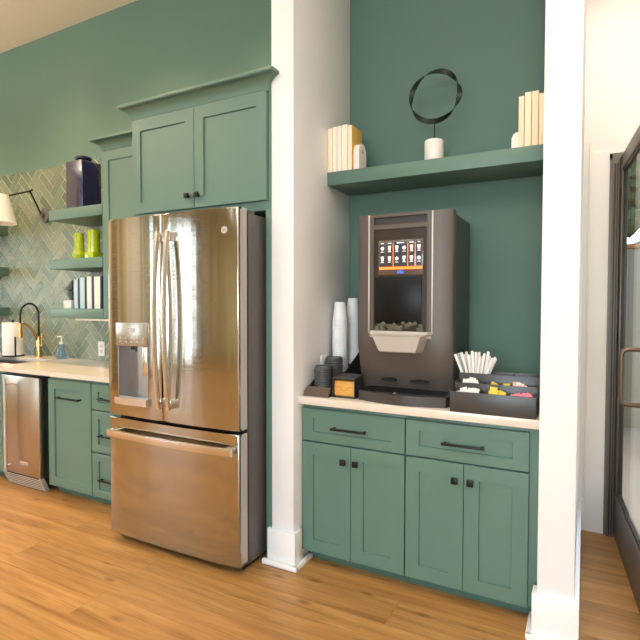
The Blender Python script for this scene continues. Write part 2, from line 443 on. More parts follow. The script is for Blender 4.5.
# door frame, door leaf
d1 = struct(MB().box(DX0, DX0+.012, YCOR-.015, YCOR+.12, 0, DZ).box(DX0+.012, .1556, YCOR-.03, YCOR+.10, 0, DZ-.03, bev=.002)
            .box(DX0, DX1, YCOR-.015, YCOR+.12, DZ-.032, DZ).box(DX1-.05, DX1, YCOR-.015, YCOR+.12, 0, DZ-.03).build('door_1', M_bronze))
MB().box(.128, .136, YCOR-.034, YCOR-.028, .01, DZ-.06).box(.141, .147, YCOR-.036, YCOR-.028, .01, DZ-.06).build('weather_strip', M_bronzed, d1)
HX, HY = .156, 3.262
ang = math.atan(.079)
def leafM(u, x, z):   # u along the leaf from the hinge, x through its thickness (0 = face towards the alcove)
    return Vector((HX+math.sin(ang)*u+math.cos(ang)*x, HY-math.cos(ang)*u+math.sin(ang)*x, z))
LM = Matrix((( math.sin(ang), math.cos(ang), 0, HX), (-math.cos(ang), math.sin(ang), 0, HY), (0, 0, 1, 0), (0, 0, 0, 1)))
dl = MB()
for u0, u1, z0, z1 in ((.004, .085, .008, 2.108), (1.02, 1.10, .008, 2.108), (.085, 1.02, .008, .245), (.085, 1.02, 2.03, 2.108)):
    dl.box(u0, u1, 0, .030, z0, z1, bev=.002, M=LM)
dl = struct(dl.build('door_2', M_bronze))
bd = MB()
for u0, u1, z0, z1 in ((.085, .099, .245, 2.03), (1.006, 1.02, .245, 2.03), (.099, 1.006, .245, .262), (.099, 1.006, 2.013, 2.03)):
    bd.box(u0, u1, .006, .024, z0, z1, M=LM)
bd.build('glazing_bead', M_bronzed, dl)
MB().box(.099, 1.006, .011, .017, .262, 2.013, M=LM).build('glass', M_glass, dl)
hp = []
hu = .815
zlo, zhi, so = .884, 1.115, -.085
def arc(p0, p1, p2, n=6): return [p0*(1-t)**2+p1*2*t*(1-t)+p2*t*t for t in [i/n for i in range(n+1)]]
A, B, C_, D_ = leafM(hu, .0, zhi), leafM(hu, so, zhi), leafM(hu, so, zlo), leafM(hu, 0, zlo)
rr = .028
hp = [A]+arc(B+(A-B).normalized()*rr, B, B+(C_-B).normalized()*rr)+arc(C_+(B-C_).normalized()*rr, C_, C_+(D_-C_).normalized()*rr)+[D_]
MB().tube(hp, .0105, 12).build('door_handle', M_bar, dl)
hg = MB()
for z in (.25, 1.05, 1.85): hg.lathe([(.009, z), (.009, z+.09)], (HX-.006, YCOR-.02, 0), 12)
hg.build('hinge', M_bronzed, dl)
# beyond the doorway
struct(boxo('floor_terrace', -.5, 4.5, YCOR+.15, 9, -.1, -.004, m=M_terr))
def hedge():
    b = MB()
    for i in range(900):
        c = Vector((random.uniform(.2, 3.4), random.uniform(7.0, 7.6), random.uniform(1.2, 3.4)))
        g = bmesh.ops.create_icosphere(b.bm, subdivisions=1, radius=random.uniform(.07, .15))['verts']
        for v in g: v.co = v.co*random.uniform(.85, 1.15)+c
    for x in (.6, 1.8, 3.0): b.lathe([(.07, 0), (.05, 1.4)], (x, 7.3, 0), 10)
    return b
tag(hedge().build('hedge', M_hedge, loc=(1.8, 7.3, 0)), 'green leafy hedge outside, seen through the glass door', 'hedge')
tag(MB().box(-.12, .12, -.12, .12, -.004, 3.3, bev=.01).build('porch_post', M_terr, loc=None), 'tan square post outside beyond the glass door', 'post').location = (.60, 5.2, 0)
t = thing('garden_wall', 'pale garden wall with orange-brown cap beyond the glass door', 'wall', (.3, 6.2, 0))
MB().box(.0, 2.9, 6.2, 6.32, -.004, 1.88, bev=.01).build('wall_face', mat('tan_render', lin(150, 136, 116), .8, noise=.08), t)
MB().box(-.02, 2.92, 6.18, 6.34, 1.881, 1.93, bev=.01).build('cap', mat('orange_brown_cap', lin(176, 112, 60), .6, noise=.1), t)

# ------------------------------------------------------------------ cabinet hardware
def bar_handle(x0, x1, y, z, parent, name='handle', r=.0055):
    b = MB()
    b.box(x0, x1, y-.034, y-.024, z-.005, z+.005, bev=.0015)
    for x in (x0+.012, x1-.012): b.box(x-.005, x+.005, y-.026, y, z-.005, z+.005, bev=.001)
    return b.build(name, M_black, parent)
def knob(x, z, y, parent):
    b = MB(); b.lathe([(.006, 0), (.006, .016)], (x, y, z), 12, Matrix.Rotation(R(90), 4, 'X'))
    b.box(x-.0135, x+.0135, y-.028, y-.015, z-.0135, z+.0135, bev=.002)
    return b.build('knob', M_black, parent)
def crown(xl, xr, yf, ybl, ybr, z0, e, prof):
    b = MB(); rows = []
    for o, z in prof:
        rows.append([Vector((xl-o*e, ybl, z0+z)), Vector((xl-o*e, yf-o*e, z0+z)), Vector((xr+o*e, yf-o*e, z0+z)), Vector((xr+o*e, ybr, z0+z))])
    # close over the top and the back
    n = len(prof)
    vs = [[b.bm.verts.new(p) for p in r] for r in rows]
    for a, c in zip(vs, vs[1:]):
        for i in range(3): b.bm.faces.new((a[i], a[i+1], c[i+1], c[i]))
    t = vs[-1]; 
    inner = [b.bm.verts.new(p) for p in (Vector((xl+.004, ybl, z0)), Vector((xl+.004, yf+.004, z0)), Vector((xr-.004, yf+.004, z0)), Vector((xr-.004, ybr, z0)))]
    it = [b.bm.verts.new(v.co+Vector((0, 0, prof[-1][1]))) for v in inner]
    for i in range(3):
        b.bm.faces.new((t[i], t[i+1], it[i+1], it[i])); b.bm.faces.new((it[i], it[i+1], inner[i+1], inner[i])); b.bm.faces.new((inner[i], inner[i+1], vs[0][i+1], vs[0][i]))
    for k in (0, 3):
        b.bm.faces.new([r[k] for r in vs]+[it[k], inner[k]])
    return b
CROWN = [(0, 0), (.10, 0), (.10, .007), (.13, .009), (.15, .016), (.20, .026), (.28, .037), (.38, .046), (.50, .054), (.64, .061), (.80, .066), (.93, .068), (.93, .071), (1, .072), (1, .084), (.97, .086)]
CROWN_S = [(o, z*.86) for o, z in CROWN]

# ------------------------------------------------------------------ cabinet over the refrigerator
t = thing('wall_cabinet', 'wide green double-door cabinet with crown moulding above the refrigerator', 'cabinet', (-1.85, 2.4, 1.765))
UX0, UX1 = -2.332, XCL
MB().box(UX0, UX1, 2.10, YB, 1.765, 2.352, bev=.001).build('body', M_green, t)
for x0, x1 in ((-2.316, -1.8575), (-1.8545, -1.394)):
    dr = MB().shaker(x0, x1, 1.812, 2.34, 2.08, 2.099, .062, .062, .009).build('door', M_green, t)
    kx = x1-.036 if x0 < -2 else x0+.030
    knob(kx, 1.876, 2.08, dr)
crown(UX0, UX1-.014, 2.0985, YB, 2.1005, 2.345, .060, CROWN).build('crown_molding', M_green, t)
MB().box(-1.413, XCL-.0005, 2.101, YB, 0, 1.765, bev=.001).build('side_panel', M_green, t)
MB().box(UX0, UX0+.018, 2.101, YB, 0, 1.765, bev=.001).build('side_panel', M_green, t)

# ------------------------------------------------------------------ narrow wall cabinet
t = thing('wall_cabinet', 'narrow green wall cabinet between the open shelves and the refrigerator', 'cabinet', (-2.65, 2.58, 1.19))
MB().box(-2.972, UX0-.001, 2.421, YB-.009, 1.192, 2.37, bev=.001).build('body', M_green, t)
MB().shaker(-2.968, -2.33, 1.196, 2.345, 2.40, 2.42, .062, .066, .009).build('door', M_green, t)
crown(-2.972, UX0-.002, 2.418, YB, YB, 2.352, .068, CROWN_S).build('crown_molding', M_green, t)
MB().box(-3.31, -2.36, 2.43, 2.47, 1.176, 1.1905, bev=.002).build('under_cabinet_light', M_strip, t)

# ------------------------------------------------------------------ open shelves
SZ = ((1.915, 1.990, 'upper', 'holding the navy vase'), (1.553, 1.625, 'middle', 'holding the two lime vases'), (1.192, 1.262, 'lower', 'holding the row of blue and white books'))
for z0, z1, nm, w in SZ:
    tag(MB().box(-3.552, -2.973, 2.40, YB-.009, z0, z1, bev=.0015).build('floating_shelf', M_green), f'green box shelf {w}, beside the narrow cabinet', 'shelf', 'open shelves right of the tiled wall')
WH = ('beside the white lamp shade, topmost', 'below the lamp shade, middle', 'above the paper towel roll, lowest')
for (z0, z1, nm, _), w in zip(SZ, WH):
    o = tag(MB().box(-5.6, -4.65, 2.42, YB-.009, z0-.002, z1+.02*(nm == 'upper'), bev=.0015).build('floating_shelf', M_green), f'green box shelf end at the left edge, {w} of three', 'shelf', 'open shelves left of the sink')
tag(MB().box(-5.4, -4.72, 2.44, 2.48, 1.176, 1.1895, bev=.002).build('shelf_light', M_strip), 'thin white light strip under the lowest shelf above the paper towels', 'light')

# ------------------------------------------------------------------ kitchen base run
YD, YT, YK = 2.1503, 2.222, 2.1202
def carcass(x0, x1, t, ztop=.8135, yf=None):
    yf = yf or YD+.0205
    b = MB().box(x0, x1, yf, YB-.002, .0655, ztop, bev=.0008)
    b.build('body', M_green, t)
    MB().box(x0, x1, YT+.001 if yf < 2.18 else 2.246, YB-.03, 0, .0655).build('toe_kick', M_toe, t)
t = thing('base_cabinet', 'green sink cabinet at the left edge, left of the ice maker', 'cabinet', (-4.2, 2.45, 0))
MB().box(-5.2, -3.722, YD+.0205, YB-.002, .0655, .60).box(-5.2, -3.722, YD+.0205, YD+.04, .60, .8135).box(-3.74, -3.722, YD+.04, YB-.002, .60, .8135).build('body', M_green, t)
MB().box(-5.2, -3.722, YT+.001, YB-.03, 0, .0655).build('toe_kick', M_toe, t)
MB().shaker(-4.46, -3.728, .0655, .79, YD, YD+.02).build('door', M_green, t)
MB().shaker(-5.19, -4.466, .0655, .79, YD, YD+.02).build('door', M_green, t)

t = thing('base_cabinet', 'green pull-out cabinet with one tall door, right of the ice maker', 'cabinet', (-3.0, 2.45, 0))
carcass(-3.222, -2.786, t)
d = MB().shaker(-3.219, -2.789, .0655, .792, YD, YD+.02, .065, .065).build('door', M_green, t)
bar_handle(-3.12, -2.885, YD+.008, .672, d)
t = thing('base_cabinet', 'green three-drawer cabinet half hidden by the refrigerator', 'cabinet', (-2.55, 2.45, 0))
carcass(-2.784, UX0-.002, t)
for z0, z1, hz in ((.627, .792, .70), (.355, .619, .466), (.0655, .347, .185)):
    d = MB().shaker(-2.781, UX0-.006, z0, z1, YD, YD+.02, .06, .05).build('drawer', M_green, t)
    bar_handle(-2.705, -2.41, YD+.008, hz, d)

# ice maker
t = thing('ice_maker', 'undercounter stainless ice maker with long vertical handle and bottom grille', 'ice maker', (-3.48, 2.4, 0))
MB().box(-3.70, -3.262, 2.17, YB-.03, .03, .806, bev=.003).build('body', M_dark, t)
MB().box(-3.695, -3.268, 2.118, 2.169, .102, .792, bev=.004).build('door', M_steelw, t)
MB().box(-3.695, -3.268, 2.1675, 2.1705, .1, .8).build('gasket', M_dark, t)
b = MB(); hx = -3.575
b.tube([(hx, 2.068, .125), (hx, 2.068, .775)], .0095, 12)
b.build('handle', M_silver, t)
for z in (.165, .735): MB().lathe([(.0075, 0), (.0075, .05)], (hx, 2.12, z), 12, Matrix.Rotation(R(90), 4, 'X')).build('handle_post', M_steel2, t)
b = MB()
fr = lambda z: 2.118+(.100-z)*.42
for i in range(6):
    z = .092-i*.0155; y = fr(z)
    b.box(-3.676, -3.289, y, y+.004, z-.0065, z, bev=.001)
b.prism([(2.118, .1), (fr(.004), .004), (fr(.004)+.03, .004), (2.148, .1)], lambda u, v, d: (d, u, v), -3.695, -3.677)
b.prism([(2.118, .1), (fr(.004), .004), (fr(.004)+.03, .004), (2.148, .1)], lambda u, v, d: (d, u, v), -3.288, -3.268)
b.build('grille', M_silver, t)
MB().prism([(2.136, .098), (fr(.0)+.018, .004), (2.2, .004), (2.2, .098)], lambda u, v, d: (d, u, v), -3.68, -3.285).build('grille_backing', M_dark, t)
bp = MB().box(-3.49, -3.40, 2.1165, 2.1182, .172, .196, bev=.0004).build('badge', M_silver, t)
MB().box(-3.482, -3.408, 2.1158, 2.1168, .181, .187).build('lettering', M_steelw, bp)

# worktop with sink cut-out
SX0, SX1, SY0, SY1 = -4.46, -3.80, 2.27, 2.58
b = MB(); z0, z1 = .8141, .8447
for a in ((-5.6, SX0, YK, YB-.0005), (SX1, UX0-.001, YK, YB-.0005), (SX0, SX1, YK, SY0), (SX0, SX1, SY1, YB-.0005)): b.box(a[0], a[1], a[2], a[3], z0, z1)
bmesh.ops.remove_doubles(b.bm, verts=b.bm.verts, dist=1e-5)
tag(b.build('worktop', M_quartz), 'pale stone worktop of the sink run, left of the refrigerator', 'countertop')
b = MB(); o, w = .012, .004
for (x0, x1, y0, y1, za, zb_) in ((SX0-o, SX0, SY0-o, SY1+o, .64, z0-.0005), (SX1, SX1+o, SY0-o, SY1+o, .64, z0-.0005), (SX0, SX1, SY0-o, SY0, .64, z0-.0005), (SX0, SX1, SY1, SY1+o, .64, z0-.0005), (SX0-o, SX1+o, SY0-o, SY1+o, .63, .64)):
    b.box(x0, x1, y0, y1, za, zb_)
tag(b.build('sink_basin', M_steeld), 'undermount sink basin sunk into the pale worktop', 'sink')

# faucet
fx, fy = -4.093, 2.66
t = thing('faucet', 'brass pull-down faucet with black arched hose by the sink', 'faucet', (fx, fy, z1))
MB().lathe([(.028, z1), (.028, z1+.008), (.021, z1+.012), (.021, z1+.16), (.017, z1+.175)], (fx, fy, 0)).build('body', M_brass, t)
pts = [(fx, fy, z1+.17)]
for i in range(21):
    a = math.pi*i/20; pts.append((fx, fy-.078+.078*math.cos(a), 1.205+.092*math.sin(a)))
pts += [(fx, fy-.157, 1.16), (fx, fy-.158, 1.125)]
MB().tube(pts, .0085, 12).build('hose', M_black, t)
sp = [(fx, fy-.158+.0*i, 1.13-.1*i/4) for i in range(5)]
MB().lathe([(.013, .115), (.016, .11), (.0175, .06), (.019, .0), (.015, -.004)][::-1], (fx, fy-.158, 1.02), 20).build('spray_head', M_brass, t)
am = [Vector((fx, fy, z1+.13)), Vector((fx, fy-.035, z1+.20)), Vector((fx, fy-.075, z1+.255)), Vector((fx, fy-.115, z1+.283)), Vector((fx, fy-.150, z1+.285))]
MB().tube(am, [.014, .013, .012, .011, .01], 12).build('arm', M_brass, t)
MB().tube([(fx, fy, z1+.10), (fx+.055, fy-.01, z1+.10)], .012, 12).tube([(fx+.055, fy-.01, z1+.095), (fx+.062, fy-.012, z1+.20)], .006, 10).build('lever', M_brass, t)

# paper towel roll on its holder
pc = (-4.355, 2.60)
t = thing('paper_towel_holder', 'white paper towel roll upright on a holder at the left edge', 'paper towel holder', (pc[0], pc[1], z1))
MB().lathe([(.085, z1), (.085, z1+.008), (.08, z1+.011)], (pc[0], pc[1], 0), 32).build('base', M_black, t)
MB().lathe([(.0805, z1+.0115), (.0815, z1+.02), (.0815, z1+.285), (.0785, z1+.29), (.02, z1+.29), (.02, z1+.0115)], (pc[0], pc[1], 0), 40, cap=False).build('roll', M_paper, t)
MB().lathe([(.008, z1+.011), (.008, z1+.30), (.012, z1+.302), (.012, z1+.312), (.004, z1+.315)], (pc[0], pc[1], 0), 14).build('post', M_black, t)
aa = math.atan2(-pc[1], -pc[0])+R(10)
ax, ay = pc[0]+.0835*math.cos(aa), pc[1]+.0835*math.sin(aa)
MB().box(-.006, .006, -.002, .002, z1+.009, z1+.17, M=Matrix.Translation((ax, ay, 0)) @ Matrix.Rotation(aa+R(90), 4, 'Z')).build('tension_arm', M_black, t)

# soap dispenser
sx, sy = -3.815, 2.675
t = thing('soap_dispenser', 'small bottle of blue hand soap with white pump beside the faucet', 'soap dispenser', (sx, sy, z1))
MB().lathe([(.043, z1), (.045, z1+.006), (.040, z1+.05), (.032, z1+.085), (.022, z1+.110), (.016, z1+.118)], (sx, sy, 0)).build('bottle', M_soap, t)
MB().lathe([(.018, z1+.1185), (.018, z1+.138), (.007, z1+.14), (.007, z1+.175), (.015, z1+.177), (.015, z1+.188)], (sx, sy, 0), 18).tube([(sx, sy, z1+.183), (sx-.03, sy-.02, z1+.181)], .006, 8).build('pump', M_paper, t)

# outlets
def outlet(name, c, nrm, label):
    t = thing(name, label, 'outlet', c)
    b = MB(); s = MB()
    if nrm == 'y':
        b.box(c[0]-.036, c[0]+.036, c[1]-.006, c[1], c[2]-.058, c[2]+.058, bev=.002)
        for dz in (-.02, .02): s.box(c[0]-.014, c[0]+.014, c[1]-.0075, c[1]-.0055, c[2]+dz-.014, c[2]+dz+.014, bev=.001)
    else:
        b.box(c[0], c[0]+.006, c[1]-.036, c[1]+.036, c[2]-.058, c[2]+.058, bev=.002)
        for dz in (-.02, .02): s.box(c[0]+.0055, c[0]+.0075, c[1]-.014, c[1]+.014, c[2]+dz-.014, c[2]+dz+.014, bev=.001)
    b.build('cover_plate', M_paper, t); s.build('socket', M_silver, t)
outlet('wall_outlet', (-3.42, YB-.009, .938), 'y', 'white outlet plate on the green tile just left of the refrigerator')
outlet('wall_outlet', (XL, 2.42, .965), 'x', 'white outlet plate on the white alcove side wall behind the lids')

# swing-arm sconce
t = thing('wall_sconce', 'swing-arm wall lamp with white tapered shade and dark arm on the tile', 'lamp', (-4.10, YB-.009, 2.05))
MB().lathe([(.062, 0), (.062, .016), (.056, .022), (.02, .024), (.02, .045)], (-4.10, YB-.009, 2.05), 32, Matrix.Rotation(R(90), 4, 'X')).build('backplate', M_side, t)
j0, j1, j2 = Vector((-4.10, 2.70, 2.055)), Vector((-4.088, 2.60, 2.229)), Vector((-4.255, 2.42, 2.15))
MB().tube([j0, j1], .0065, 10).tube([j1, j1+(j2-j1)*.94], .0065, 10).tube([j1-Vector((.02, 0, .004)), j1+Vector((.03, 0, .008))], .008, 10).build('arm', M_black, t)
lc = (-4.255, 2.42, 0)
MB().lathe([(.014, 2.13), (.014, 2.215), (.03, 2.218), (.03, 2.245), (.022, 2.255), (.006, 2.258)], lc, 18).build('knob', M_bronze, t)
MB().lathe([(.146, 1.952), (.092, 2.182), (.090, 2.182), (.144, 1.952)], lc, 40, cap=False).build('lamp_shade', M_shade, t)
MB().lathe([(.018, 2.06), (.024, 2.075), (.024, 2.10), (.012, 2.128)], lc, 14).build('bulb', M_paper, t)

# shelf ornaments
t = thing('vase', 'tall square navy glazed vase with round collar on the top open shelf', 'vase', (-3.33, 2.532, 1.99))
MB().box(-3.42, -3.24, 2.45, 2.615, 1.990, 2.345, bev=.006, seg=3).build('body', M_navy, t)
MB().lathe([(.03, 2.344), (.03, 2.358), (.058, 2.366), (.062, 2.376), (.056, 2.386), (.04, 2.388), (.036, 2.38)], (-3.33, 2.532, 0), 28).build('neck', M_navy, t)
yx = wx(80.2, 2.5)
MB2 = MB().lathe([(.025, 1.625), (.042, 1.635), (.05, 1.655), (.05, 1.668), (.042, 1.69), (.034, 1.70), (.033, 1.82), (.029, 1.822), (.029, 1.71), (.02, 1.70)], (yx, 2.5, 0), 32)
tag(MB2.build('vase', M_lime, loc=(yx, 2.5, 1.625)), 'lime green vase with round ball foot and straight neck on the middle shelf', 'vase')
yx2 = wx(94.8, 2.52)
t = thing('vase', 'lime green cylinder vase on a square block foot, middle shelf', 'vase', (yx2, 2.52, 1.625))
MB().box(yx2-.046, yx2+.046, 2.474, 2.566, 1.625, 1.675, bev=.003).build('foot', M_lime, t)
MB().lathe([(.043, 1.6745), (.043, 1.838), (.039, 1.840), (.039, 1.70)], (yx2, 2.52, 0), 32).build('neck', M_lime, t)

def book(x0, x1, y0, depth, z0, h, cover, label, group, spine=None, pages=M_page, name='book'):
    t = thing(name, label, 'book', ((x0+x1)/2, y0+depth/2, z0), group)
    c = .0025
    b = MB()
    b.box(x0, x0+c, y0, y0+depth, z0, z0+h, bev=.0006); b.box(x1-c, x1, y0, y0+depth, z0, z0+h, bev=.0006)
    b.build('cover', cover, t)
    b = MB(); b.box(x0+c*.5, x1-c*.5, y0-.001, y0+c, z0+.0005, z0+h-.0005, bev=.001); b.build('spine', spine or cover, t)
    MB().box(x0+c, x1-c, y0+c, y0+depth-.004, z0+.003, z0+h-.005).build('pages', pages, t)
BX = [wx(p, 2.46) for p in (74.2, 79.6, 80, 86.6, 87, 93.6, 94, 102.3)]
BL = [('slim pale blue and navy book leftmost in the lower-shelf row', M_blueb), ('pale blue spined book with navy covers, second from left on the lower shelf', M_blueb), ('broad white spined book with navy covers, third on the lower shelf', M_white_b), ('white and navy book next to the narrow cabinet on the lower shelf', M_white_b)]
for i, (lb, sp_) in enumerate(BL):
    x0, x1 = BX[2*i], BX[2*i+1]
    hh = (.215, .228, .234, .232)[i]
    t = thing('book', lb, 'book', ((x0+x1)/2, 2.55, 1.262), 'blue and white books on the lower shelf')
    c = (x1-x0)*.16
    MB().box(x0, x0+c, 2.455, 2.62, 1.262, 1.262+hh, bev=.001).box(x1-c, x1, 2.455, 2.62, 1.262, 1.262+hh, bev=.001).build('cover', M_navyc, t)
    MB().box(x0+c, x1-c, 2.4535, 2.46, 1.2625, 1.262+hh-.001, bev=.001).build('spine', sp_, t)
    MB().box(x0+c, x1-c, 2.46, 2.615, 1.265, 1.262+hh-.006).build('pages', M_page, t)
bx0, bx1 = wx(64.8, 2.45), wx(72.0, 2.45)
tag(MB().box(bx0, bx1, 2.44, 2.52, 1.262, 1.322, bev=.004).build('ornament_box', M_plaster, loc=((bx0+bx1)/2, 2.48, 1.262)), 'small white cube beside the books on the lower shelf', 'ornament')
# dark folded ornament behind the white cube
t0 = (wx(66.3, 2.56), wx(73.8, 2.56)); zc_ = 1.405
b = MB()
fnp = lambda u, v, d: (u, d, v)
b.prism([(t0[0], zc_), (t0[1], zc_+.075), (t0[1], zc_+.006), (t0[0]+.045, zc_-.012)], fnp, 2.55, 2.58)
b.prism([(t0[0]+.02, zc_-.02), (t0[1], zc_-.012), (t0[1], zc_-.1), (t0[1]-.008, zc_-.1)], fnp, 2.55, 2.58)
b.prism([(t0[1]-.008, zc_-.1), (t0[1], zc_-.1), (t0[1], 1.262), (t0[1]-.03, 1.262)], fnp, 2.54, 2.60)
tag(b.build('ornament', M_ring), 'dark angular ornament behind the white cube on the lower shelf', 'ornament')

# ------------------------------------------------------------------ refrigerator
FX0, FX1 = -2.311, -1.4315
YFD = 1.9007
t = thing('refrigerator', 'stainless french-door refrigerator with water dispenser and bottom freezer drawer', 'refrigerator', (-1.867, 2.3, 0))
MB().box(FX0+.004, FX1-.003, 1.982, 2.70, .03, 1.735, bev=.004).build('body', M_side, t)
MB().box(FX0+.03, FX1-.03, 1.97, 2.68, 0.0, .05).build('toe_grille', M_dark, t)
MB().box(FX0+.012, FX1-.012, 1.966, 1.984, .05, 1.73).build('gasket', M_dark, t)
MB().box(FX1-.12, FX1-.01, 1.93, 2.05, 1.7355, 1.752, bev=.004).build('hinge_cover', M_side, t)
MB().box(FX0+.01, FX0+.12, 1.93, 2.05, 1.7355, 1.752, bev=.004).build('hinge_cover', M_side, t)
BUL = .014
def yfront(x):
    s = (x-(FX0+FX1)/2)/((FX1-FX0)/2); return YFD-BUL*(1-s*s)
def panel(x0, x1, z0, z1, r=.008, n=14, yb=1.966, hole=None):
    "a gently bowed steel sheet with rounded edges; hole=(xa,xb,za,zb) leaves an opening"
    b = MB()
    xs = sorted(set([x0+(x1-x0)*i/n for i in range(n+1)]+([hole[0], hole[1]] if hole else [])))
    zs = sorted(set([z0, z1]+([hole[2], hole[3]] if hole else [])))
    xs = [x for x in xs]
    grid = {}
    def P(x, z):
        k = (round(x, 6), round(z, 6))
        if k not in grid:
            dx = r*.5 if x in (x0, x1) else 0
            grid[k] = b.bm.verts.new((x, yfront(x), z))
        return grid[k]
    for i in range(len(xs)-1):
        for j in range(len(zs)-1):
            if hole and hole[0]-1e-6 <= xs[i] and xs[i+1] <= hole[1]+1e-6 and hole[2]-1e-6 <= zs[j] and zs[j+1] <= hole[3]+1e-6: continue
            b.bm.faces.new((P(xs[i], zs[j]), P(xs[i+1], zs[j]), P(xs[i+1], zs[j+1]), P(xs[i], zs[j+1])))
    ed = [e for e in b.bm.edges if len(e.link_faces) == 1]
    r_ = bmesh.ops.extrude_edge_only(b.bm, edges=ed)
    nv = [v for v in r_['geom'] if isinstance(v, bmesh.types.BMVert)]
    for v in nv: v.co.y = yb if not (hole and hole[0]-1e-4 < v.co.x < hole[1]+1e-4 and hole[2]-1e-4 < v.co.z < hole[3]+1e-4) else yb
    # soft outer front edge
    be = [e for e in ed if e.is_valid and not (hole and all(hole[0]-1e-4 < v.co.x < hole[1]+1e-4 and hole[2]-1e-4 < v.co.z < hole[3]+1e-4 for v in e.verts))]
    bmesh.ops.bevel(b.bm, geom=be, offset=r, segments=3, affect='EDGES', profile=.5)
    return b
SEAM = wx(161.7, 1.888)
HO = (-2.228, -2.004, .80, 1.196)
fl = panel(FX0, SEAM-.0025, .700, 1.7535, hole=HO).build('left_door', M_steel, t, smooth=40)
frd = panel(SEAM+.0025, FX1, .700, 1.7535).build('right_door', M_steel, t, smooth=40)
fz = panel(FX0, FX1, .0461, .682).build('freezer_drawer', M_steel, t, smooth=40)
# grey edges of the doors
MB().box(FX1-.0035, FX1+.0008, 1.915, 1.966, .71, 1.745).build('edge_strip', M_gask, frd)
MB().box(FX1-.0035, FX1+.0008, 1.915, 1.966, .056, .672).build('edge_strip', M_gask, fz)
# door handles, bowed
def vhandle(xh, parent):
    b = MB(); n = 18; rows = []
    for i in range(n+1):
        s = i/n; z = .772+(1.660-.772)*s; bow = 4*s*(1-s)
        y = yfront(xh)-.030-.030*bow
        rows.append((z, y))
    w = .0115
    for (za, ya), (zb_, yb_) in zip(rows, rows[1:]):
        pass
    pr = [(-w, .0), (-w*.8, -.009), (0, -.012), (w*.8, -.009), (w, 0), (w*.9, .008), (-w*.9, .008)]
    rings = [[b.bm.verts.new((xh+u, y+v, z)) for u, v in pr] for z, y in rows]
    m = len(pr)
    for a, c in zip(rings, rings[1:]):
        for k in range(m): b.bm.faces.new((a[k], a[(k+1) % m], c[(k+1) % m], c[k]))
    b.bm.faces.new(rings[0]); b.bm.faces.new(list(reversed(rings[-1])))
    h = b.build('handle', M_steel2, parent, smooth=50)
    b = MB()
    for z0 in (.774, 1.612): MB().box(xh-.012, xh+.012, yfront(xh)-.029, yfront(xh)+.004, z0, z0+.046, bev=.003).build('handle_mount', M_steel2, h)
vhandle(wx(155.4, 1.84), fl); vhandle(wx(165.4, 1.84), frd)
b = MB(); n = 22; rings = []
hz = .606
for i in range(n+1):
    s = i/n; x = FX0+.030+(FX1-.018-FX0-.030)*s; bow = 4*s*(1-s)
    y = YFD-.036-.022*bow
    rings.append([b.bm.verts.new((x, y+v, hz+u)) for u, v in ((-.019, 0), (-.017, -.008), (0, -.010), (.017, -.008), (.019, 0), (.017, .008), (-.017, .008))])
for a, c in zip(rings, rings[1:]):
    for k in range(7): b.bm.faces.new((a[k], a[(k+1) % 7], c[(k+1) % 7], c[k]))
b.bm.faces.new(rings[0]); b.bm.faces.new(list(reversed(rings[-1])))
h = b.build('handle', M_steel2, fz, smooth=50)
for x0 in (FX0+.034, FX1-.070): MB().box(x0, x0+.048, YFD-.035, YFD+.004, hz-.014, hz+.015, bev=.003).build('handle_mount', M_steel2, h)
# emblem
ex, ez = -1.509, 1.648
rx = Matrix.Rotation(R(90), 4, 'X')
eb = MB().lathe([(.017, -.001), (.017, .002), (.0155, .003), (.0145, .0022), (.002, .0022)], (ex, yfront(ex), ez), 28, rx).build('emblem', M_silver, frd)
MB().tube([(ex-.008, yfront(ex)-.003, ez+.004), (ex-.003, yfront(ex)-.003, ez-.006), (ex+.001, yfront(ex)-.003, ez+.005), (ex+.006, yfront(ex)-.003, ez-.004), (ex+.009, yfront(ex)-.003, ez+.001)], .0011, 6).build('script_monogram', M_side, eb)
# dispenser
dm = (HO[0]+HO[1])/2
dp = MB()
dy = yfront(dm)
b = MB(); yr = 1.964
b.box(HO[0], HO[1], yr-.003, yr, .80, 1.196)
for x in (HO[0], HO[1]-.006): b.box(x, x+.006, dy-.001, yr, .80, 1.08)
b.box(HO[0], HO[1], dy-.001, yr, .80, .806)
cav = b.build('dispenser_recess', M_steeld, fl)
pn = MB().box(HO[0]-.004, HO[1]+.004, dy-.010, yr-.004, 1.076, 1.200, bev=.003).build('control_panel', mat('silver_control_panel', lin(182, 180, 172), .25, metal=.85, noise=.03), fl)
for i in range(5):
    x = HO[0]+.022+i*.042; MB().box(x, x+.016, dy-.0108, dy-.0098, 1.096, 1.101).build('touch_mark', M_gask, pn); MB().box(x+.004, x+.013, dy-.0108, dy-.0098, 1.114, 1.124).build('touch_icon', M_gask, pn)
MB().box(dm-.03, dm+.03, dy-.0108, dy-.0098, 1.150, 1.172).build('display', M_gask, pn)
MB().prism([(HO[0]-.005, dy-.022), (HO[1]+.005, dy-.022), (HO[1]+.005, dy+.03), (HO[0]-.005, dy+.03)], lambda u, v, d: (u, v, d), .765, .802).build('drip_tray', M_steel2, fl)
b = MB().box(-2.068, -2.022, dy+.018, dy+.030, .92, 1.075, bev=.004); b.build('paddle', M_brass if False else M_steel2, fl)
MB().lathe([(.012, 1.055), (.012, 1.076)], (dm-.02, dy+.02, 0), 12).lathe([(.006, 1.045), (.006, 1.076)], (dm+.01, dy+.015, 0), 12).build('spout', M_blackp, fl)

